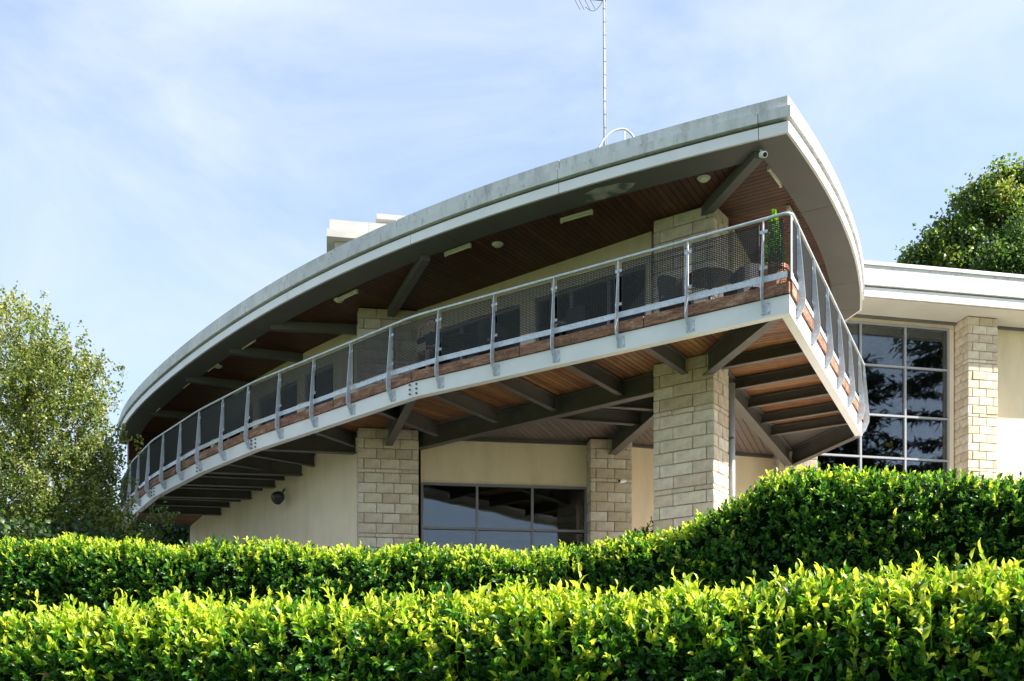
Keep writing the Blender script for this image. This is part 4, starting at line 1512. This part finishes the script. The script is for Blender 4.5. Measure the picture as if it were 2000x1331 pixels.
def bumps(s, v, k):
    return (.5 * np.sin(s * 2.1 + k) * np.cos(v * 2.7 + k) + .3 * np.sin(s * 5.3 + 2 * k + v * 3.1) + .2 * np.sin(s * 11.7 + v * 7.3 + k))

def hedge_surface(pts, s, v, depth_top, rad, side, k, amp):
    """v arc coordinate: 0..side up the front face, then rounded shoulder, then the top"""
    c, d, _ = interp_path(pts, s)
    out = np.stack([d[:, 1], -d[:, 0]], 1)                # right of travel (towards camera for left->right paths)
    arc = rad * math.pi / 2
    off = np.zeros(len(s)); z = np.zeros(len(s)); no = np.zeros(len(s)); nz = np.zeros(len(s))
    A = v < side
    B = (v >= side) & (v < side + arc)
    Cc = v >= side + arc
    off[A] = rad; z[A] = -rad - (side - v[A]); no[A] = 1
    th = (v[B] - side) / rad
    off[B] = rad * np.cos(th); z[B] = -rad + rad * np.sin(th); no[B] = np.cos(th); nz[B] = np.sin(th)
    off[Cc] = -(v[Cc] - side - arc); z[Cc] = 0; nz[Cc] = 1
    bm = bumps(s, v, k) * amp
    off = off + no * bm; z = z + nz * bm
    p = np.stack([c[:, 0] + out[:, 0] * off, c[:, 1] + out[:, 1] * off, c[:, 2] + z], 1)
    n = np.stack([out[:, 0] * no, out[:, 1] * no, nz], 1)
    return p, n

def make_hedge(name, label, pts, side, rad, top, dens, leafL, fine, k, amp, n_leaf=6, young_top=.9, young_side=.28, extra_shoots=0, fade=None):
    """pts: (x,y,z_top) left -> right"""
    root = empty(name, tuple(pts[len(pts) // 2][:2]) + (pts[len(pts) // 2][2] - side - rad,))
    tag(root, label, 'hedge')
    W0 = np.array(WLOC[root.name])
    _, _, L = interp_path(pts, np.array([0.0]))
    vmax = side + rad * math.pi / 2 + top
    n = int(L * vmax * dens)
    s = rng.uniform(0, L, n); v = rng.uniform(0, vmax, n)
    p, nr = hedge_surface(pts, s, v, top, rad, side, k, amp)
    sl = rng.uniform(.10, .20, n) * (leafL / .09)
    up = np.array([[0, 0, 1.0]])
    d = nr * .75 + up * rng.uniform(.10, .75, (n, 1)) + rand_unit(n) * .6
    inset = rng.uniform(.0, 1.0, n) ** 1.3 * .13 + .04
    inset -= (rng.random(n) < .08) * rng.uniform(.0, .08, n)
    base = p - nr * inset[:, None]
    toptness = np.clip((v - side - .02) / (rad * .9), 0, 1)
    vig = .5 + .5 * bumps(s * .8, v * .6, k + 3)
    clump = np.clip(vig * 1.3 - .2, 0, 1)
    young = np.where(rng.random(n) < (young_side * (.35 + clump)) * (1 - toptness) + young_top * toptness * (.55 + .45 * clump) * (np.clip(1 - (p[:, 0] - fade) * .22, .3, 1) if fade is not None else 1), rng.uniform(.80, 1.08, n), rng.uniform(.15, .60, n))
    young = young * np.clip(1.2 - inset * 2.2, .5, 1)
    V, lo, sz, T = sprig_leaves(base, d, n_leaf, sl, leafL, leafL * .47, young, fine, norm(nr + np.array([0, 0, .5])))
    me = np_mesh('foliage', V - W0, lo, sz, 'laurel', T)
    o = bpy.data.objects.new('foliage', me)
    link(o, root, root.location)
    tag(o, kind='stuff')
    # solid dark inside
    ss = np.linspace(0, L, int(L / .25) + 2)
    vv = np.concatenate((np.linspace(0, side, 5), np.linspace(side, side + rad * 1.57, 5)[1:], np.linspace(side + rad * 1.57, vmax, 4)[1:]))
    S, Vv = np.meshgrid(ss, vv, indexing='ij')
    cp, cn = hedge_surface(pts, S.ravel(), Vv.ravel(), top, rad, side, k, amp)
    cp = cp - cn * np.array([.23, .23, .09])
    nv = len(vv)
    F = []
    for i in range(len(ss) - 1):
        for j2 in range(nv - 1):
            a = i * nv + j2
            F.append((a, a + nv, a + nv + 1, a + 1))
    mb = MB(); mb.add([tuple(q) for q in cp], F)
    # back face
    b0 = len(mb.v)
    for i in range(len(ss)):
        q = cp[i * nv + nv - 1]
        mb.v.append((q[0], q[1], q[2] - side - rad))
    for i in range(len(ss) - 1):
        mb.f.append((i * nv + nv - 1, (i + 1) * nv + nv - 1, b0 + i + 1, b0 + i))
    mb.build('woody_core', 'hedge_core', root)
    # separate long shoots standing proud
    if extra_shoots:
        variants = []
        for q in range(8):
            nl = 7
            Vq, lq, sq, Tq = sprig_leaves(np.zeros((1, 3)), np.array([[.05 * (q % 3 - 1), 0, 1.0]]), nl, np.array([.20 + .015 * q]), leafL * 1.12, leafL * .45, np.array([.86 + .02 * (q % 7)]), True)
            st = MB().tube([(0, 0, -.10), (0, 0, .1), (.01 * (q % 3 - 1), 0, .22)], [.006, .005, .003], 5)
            nb = len(Vq)
            Vq = np.concatenate((Vq, np.array(st.v))); 
            lq = np.concatenate((lq, np.array([i + nb for f in st.f for i in f]))); sq = np.concatenate((sq, np.array([len(f) for f in st.f])))
            Tq = np.concatenate((Tq, np.full(len(st.v), .75)))
            variants.append(np_mesh('shoot', Vq, lq, sq, 'laurel', Tq))
        m = extra_shoots
        s = rng.uniform(L * .19, L * .76, m)
        v = side + rng.uniform(-.12, rad * 1.57 + .35, m)
        p, nr = hedge_surface(pts, s, v, top, rad, side, k, amp)
        for i in range(m):
            dv = Vector(nr[i] * .45 + np.array([0, 0, 1.0]) + rng.normal(size=3) * .22).normalized()
            q = dv.to_track_quat('Z', 'Y') @ Matrix.Rotation(rng.uniform(0, 6.28), 3, 'Z').to_quaternion()
            sc = rng.uniform(.75, 1.25)
            inst('shoot', variants[i % 8], Matrix.Translation(Vector(p[i]) - dv * .07) @ q.to_matrix().to_4x4() @ Matrix.Scale(sc, 4), root)
    return root

E_ = EYE
# front hedge: (x, y, z_top)
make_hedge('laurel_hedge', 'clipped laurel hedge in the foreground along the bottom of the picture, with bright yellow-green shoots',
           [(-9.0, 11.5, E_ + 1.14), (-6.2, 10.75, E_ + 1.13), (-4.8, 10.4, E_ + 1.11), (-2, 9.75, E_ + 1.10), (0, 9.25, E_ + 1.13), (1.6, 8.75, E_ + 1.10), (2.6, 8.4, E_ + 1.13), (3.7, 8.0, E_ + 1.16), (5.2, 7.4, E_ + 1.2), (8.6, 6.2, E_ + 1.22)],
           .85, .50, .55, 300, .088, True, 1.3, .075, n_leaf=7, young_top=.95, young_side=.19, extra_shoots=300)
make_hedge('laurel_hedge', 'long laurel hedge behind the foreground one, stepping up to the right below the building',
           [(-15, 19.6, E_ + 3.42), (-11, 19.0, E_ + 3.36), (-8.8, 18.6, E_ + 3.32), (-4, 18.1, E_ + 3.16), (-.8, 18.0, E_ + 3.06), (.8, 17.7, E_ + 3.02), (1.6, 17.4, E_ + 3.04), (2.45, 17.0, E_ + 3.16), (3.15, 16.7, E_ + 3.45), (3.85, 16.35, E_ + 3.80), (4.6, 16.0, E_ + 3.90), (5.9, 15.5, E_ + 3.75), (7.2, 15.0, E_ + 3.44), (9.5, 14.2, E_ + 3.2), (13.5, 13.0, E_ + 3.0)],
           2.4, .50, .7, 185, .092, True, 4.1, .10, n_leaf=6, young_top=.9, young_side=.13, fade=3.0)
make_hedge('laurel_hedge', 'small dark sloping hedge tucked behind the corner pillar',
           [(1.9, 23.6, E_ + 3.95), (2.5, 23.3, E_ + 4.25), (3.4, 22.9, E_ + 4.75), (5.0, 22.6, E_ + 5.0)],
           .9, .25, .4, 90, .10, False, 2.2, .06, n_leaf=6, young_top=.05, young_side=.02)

# ------------------------------------------------------------------ trees
def tube_between(mb, a, b, r0, r1, sag=0.0, n=6, seg=4):
    a = Vector(a); b = Vector(b)
    pts = []; rs = []
    for i in range(seg + 1):
        t = i / seg
        p = a.lerp(b, t)
        p.z += sag * math.sin(math.pi * t)
        pts.append(p); rs.append(lerp(r0, r1, t))
    mb.tube(pts, rs, n)

def make_tree(name, label, base, trunk_top, lobes, n_twigs, leaves_per, leafL, mat, bark, sig, droop, tint_fn, fine=False, trunk_r=.16, cat='tree', seed=1, wr=.75, strings=0):
    """lobes: list of (centre, radii, weight)"""
    rd = np.random.default_rng(seed)
    root = empty(name, base)
    tag(root, label, cat)
    W0 = np.array(base, float)
    base = Vector(base); tt = Vector(trunk_top)
    tr = MB()
    pts = [base.lerp(tt, t) + Vector((.10 * math.sin(t * 5 + seed), .08 * math.cos(t * 4), 0)) for t in np.linspace(0, 1, 9)]
    tr.tube(pts, [lerp(trunk_r, trunk_r * .15, i / 8) for i in range(9)], 9)
    ww = np.array([l[2] for l in lobes], float); ww /= ww.sum()
    which = rd.choice(len(lobes), n_twigs, p=ww)
    dirs = norm(rd.normal(size=(n_twigs, 3)))
    rad = rd.uniform(.25, 1, n_twigs) ** .5
    cen = np.array([lobes[w][0] for w in which]); rr = np.array([lobes[w][1] for w in which])
    tips = cen + dirs * rr * rad[:, None]
    limbs = MB()
    # main limbs to lobe centres, then branches to tips
    lc = []
    for c, r, w in lobes:
        c = Vector(c)
        t = min(max((c.z - base.z) / max(tt.z - base.z, .1) - .25, .12), .9)
        a = base.lerp(tt, t)
        tube_between(tr, a, c, trunk_r * .45 * (1 - .5 * t), trunk_r * .12, .15, 6)
        lc.append(c)
    for i in range(n_twigs):
        if i % 2 == 0:
            a = lc[which[i]].lerp(Vector(cen[i]), 1)
            b = Vector(tips[i])
            mid = a.lerp(b, .12)
            tube_between(limbs, mid, b, trunk_r * .09, trunk_r * .02, .08, 4, 3)
    tr.build('trunk', bark, root, smooth=True)
    tag(limbs.build('branches', bark, root, smooth=True), kind='stuff')
    n = n_twigs * leaves_per
    cc = np.repeat(tips, leaves_per, 0)
    offs = rd.normal(size=(n, 3)) * np.array(sig)
    offs[:, 2] -= droop * np.abs(rd.normal(size=n))
    if strings:
        ns = n_twigs * strings
        so = rd.normal(size=(ns, 3)) * np.array(sig)
        sd = norm(np.stack([rd.normal(size=ns) * .45, rd.normal(size=ns) * .45, -np.abs(rd.normal(size=ns)) - .5], 1)) * rd.uniform(.2, .6, (ns, 1))
        per = leaves_per // strings
        tt_ = rd.random((ns, per, 1))
        offs = (so[:, None, :] + sd[:, None, :] * tt_ + rd.normal(size=(ns, per, 3)) * .035).reshape(-1, 3)
        n = len(offs)
        cc = np.repeat(tips, per * strings, 0)
    pos = cc + offs
    ax = rd.normal(size=(n, 3)) + np.array([0, 0, -droop * 1.5])
    nr = norm(rd.normal(size=(n, 3)) + np.array([.2, -.2, .9]))
    Ls = leafL * rd.uniform(.7, 1.25, n)
    tw = np.repeat(rd.uniform(-.16, .16, n_twigs), n // n_twigs)
    T = np.clip(tint_fn(pos, rd) + tw, 0, 1)
    V, lo, sz, k = leaf_arrays(pos, ax, nr, Ls, Ls * wr, fold=.2, curl=.1, fine=fine)
    me = np_mesh('crown', V - W0, lo, sz, mat, np.repeat(T, k))
    o = bpy.data.objects.new('crown', me)
    link(o, root, base)
    return root

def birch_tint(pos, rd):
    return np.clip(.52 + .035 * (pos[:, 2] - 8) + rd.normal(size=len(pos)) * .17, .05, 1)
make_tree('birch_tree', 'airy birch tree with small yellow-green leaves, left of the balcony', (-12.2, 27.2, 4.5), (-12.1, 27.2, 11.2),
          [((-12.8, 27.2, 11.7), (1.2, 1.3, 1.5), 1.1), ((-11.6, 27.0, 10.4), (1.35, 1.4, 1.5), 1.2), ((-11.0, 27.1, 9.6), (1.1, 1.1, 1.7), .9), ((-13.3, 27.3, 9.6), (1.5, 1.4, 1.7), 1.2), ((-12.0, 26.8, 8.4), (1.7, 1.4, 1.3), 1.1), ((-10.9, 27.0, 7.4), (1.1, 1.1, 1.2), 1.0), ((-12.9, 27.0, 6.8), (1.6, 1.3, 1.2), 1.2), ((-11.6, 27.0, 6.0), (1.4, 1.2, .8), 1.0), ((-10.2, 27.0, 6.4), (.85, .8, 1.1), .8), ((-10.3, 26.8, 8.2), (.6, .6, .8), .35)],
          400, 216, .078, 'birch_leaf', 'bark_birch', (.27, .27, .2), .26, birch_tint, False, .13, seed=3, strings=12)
def maple_tint(pos, rd):
    return np.clip(.16 + rd.normal(size=len(pos)) * .12, 0, .6)
make_tree('shrub', 'dark broad-leaved shrub under the birch, behind the hedge', (-10.6, 25.4, 4.3), (-10.5, 25.4, 6.6),
          [((-11.6, 25.2, 6.0), (1.2, .8, .75), 1), ((-10.2, 25.3, 6.0), (1.1, .8, .8), 1), ((-9.3, 25.5, 5.8), (.8, .7, .6), .6)],
          120, 26, .13, 'oak_leaf', 'bark_brown', (.20, .20, .16), .10, maple_tint, True, .05, cat='shrub', seed=5, wr=.8)
make_tree('shrub', 'young sapling in front of the dark left end of the undercroft', (-8.35, 25.2, 4.3), (-8.35, 25.2, 6.9),
          [((-8.6, 25.2, 6.2), (.45, .4, .45), 1), ((-8.2, 25.2, 6.6), (.35, .3, .45), .7)],
          26, 14, .10, 'oak_leaf', 'bark_brown', (.13, .13, .10), .08, lambda p, rd: np.clip(.3 + rd.normal(size=len(p)) * .15, 0, .9), True, .03, cat='shrub', seed=6, wr=.6)
make_tree('shrub', 'dense dark evergreen behind the left end of the building', (-14.0, 39.5, 4.4), (-14.0, 39.5, 9.0),
          [((-15.5, 39, 8.2), (2.0, 1.3, 2.6), 1), ((-13.2, 39.2, 8.2), (1.8, 1.3, 2.6), 1), ((-17.5, 39, 7.8), (2, 1.3, 2.4), 1), ((-11.8, 39.2, 7.6), (1.4, 1.2, 2.3), .9)],
          420, 110, .15, 'oak_leaf', 'bark_brown', (.28, .28, .22), .10, lambda p, rd: np.clip(.10 + rd.normal(size=len(p)) * .10, 0, .5), False, .12, cat='shrub', seed=15, wr=.7)
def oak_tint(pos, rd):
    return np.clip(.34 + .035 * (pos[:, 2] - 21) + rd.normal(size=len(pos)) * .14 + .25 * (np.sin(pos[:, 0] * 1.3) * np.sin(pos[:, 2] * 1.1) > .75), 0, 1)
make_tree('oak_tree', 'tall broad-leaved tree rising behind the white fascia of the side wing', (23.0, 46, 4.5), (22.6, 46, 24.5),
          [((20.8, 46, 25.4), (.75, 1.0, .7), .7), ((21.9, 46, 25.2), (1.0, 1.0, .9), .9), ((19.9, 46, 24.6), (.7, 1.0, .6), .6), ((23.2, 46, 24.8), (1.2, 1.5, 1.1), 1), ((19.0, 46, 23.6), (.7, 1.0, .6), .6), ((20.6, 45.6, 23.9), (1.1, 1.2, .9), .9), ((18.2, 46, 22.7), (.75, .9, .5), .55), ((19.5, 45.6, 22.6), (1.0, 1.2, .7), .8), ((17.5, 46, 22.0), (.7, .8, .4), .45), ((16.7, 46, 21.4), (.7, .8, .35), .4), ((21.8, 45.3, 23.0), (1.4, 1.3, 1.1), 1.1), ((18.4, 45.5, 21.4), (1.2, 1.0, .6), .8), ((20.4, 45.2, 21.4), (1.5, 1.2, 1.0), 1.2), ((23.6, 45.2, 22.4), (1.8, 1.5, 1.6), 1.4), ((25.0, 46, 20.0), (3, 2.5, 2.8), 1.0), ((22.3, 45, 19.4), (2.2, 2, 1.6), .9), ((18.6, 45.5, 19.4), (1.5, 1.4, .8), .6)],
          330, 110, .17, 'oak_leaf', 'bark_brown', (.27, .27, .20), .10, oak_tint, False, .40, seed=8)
make_tree('oak_tree', 'darker dense tree at the right edge, in front of the taller one', (24.5, 43, 4.5), (24.3, 43, 20.5),
          [((20.6, 43, 21.2), (1.1, 1.2, 1.0), .9), ((19.4, 43, 20.3), (1.0, 1.2, .8), .8), ((21.6, 43, 20.6), (1.4, 1.5, 1.6), 1.2), ((23.5, 43, 19.5), (2.2, 2, 2.4), 1.2)],
          230, 110, .15, 'oak_leaf', 'bark_brown', (.26, .26, .20), .10, lambda p, rd: np.clip(.22 + rd.normal(size=len(p)) * .12, 0, 1), False, .30, seed=9)

# conifer on the open side, seen reflected in the tall window
def conifer(base, H, Rr, label, seed):
    rd = np.random.default_rng(seed)
    root = empty('conifer_tree', base); tag(root, label, 'tree', 'conifers seen only in the window reflection')
    b = np.array(base, float)
    MB().tube([tuple(b), tuple(b + np.array([0, 0, H * .5])), tuple(b + np.array([.1, 0, H]))], [.5, .3, .04], 9).build('trunk', 'bark_brown', root)
    C, A = [], []
    z = H * .12
    br = MB()
    while z < H * .98:
        r = Rr * (1 - (z / H)) ** .75 + .2
        for k in range(7):
            a = rd.uniform(0, 6.28); rr = r * rd.uniform(.7, 1.05)
            tip = b + np.array([math.cos(a) * rr, math.sin(a) * rr, z - .10 * rr])
            st = b + np.array([0, 0, z])
            tube_between(br, tuple(st), tuple(tip), .06, .015, .1, 4, 3)
            m = int(95 * rr / 2)
            t = rd.uniform(.15, 1.0, m)[:, None]
            q = st + (tip - st) * t + rd.normal(size=(m, 3)) * np.array([.38, .38, .09])
            C.append(q); A.append(np.tile(norm((tip - st)[None, :]), (m, 1)) + rd.normal(size=(m, 3)) * .5)
        z += H * .042
    tag(br.build('branches', 'bark_brown', root), kind='stuff')
    C = np.concatenate(C); A = np.concatenate(A); n = len(C)
    V, lo, sz, k = leaf_arrays(C, A, norm(rd.normal(size=(n, 3)) * .3 + np.array([0, 0, 1.0])), np.full(n, .55), np.full(n, .16), fine=False)
    me = np_mesh('crown', V - b, lo, sz, 'conifer_leaf', np.repeat(rd.uniform(0, 1, n), k))
    link(bpy.data.objects.new('crown', me), root, base)
conifer((43.0, 0.4, 0.0), 38, 10.5, 'tall dark conifer mirrored in the right half of the tall window', 12)
conifer((36.8, -3.2, 0.0), 27, 9.5, 'shorter dark conifer mirrored in the lower panes of the tall window', 13)
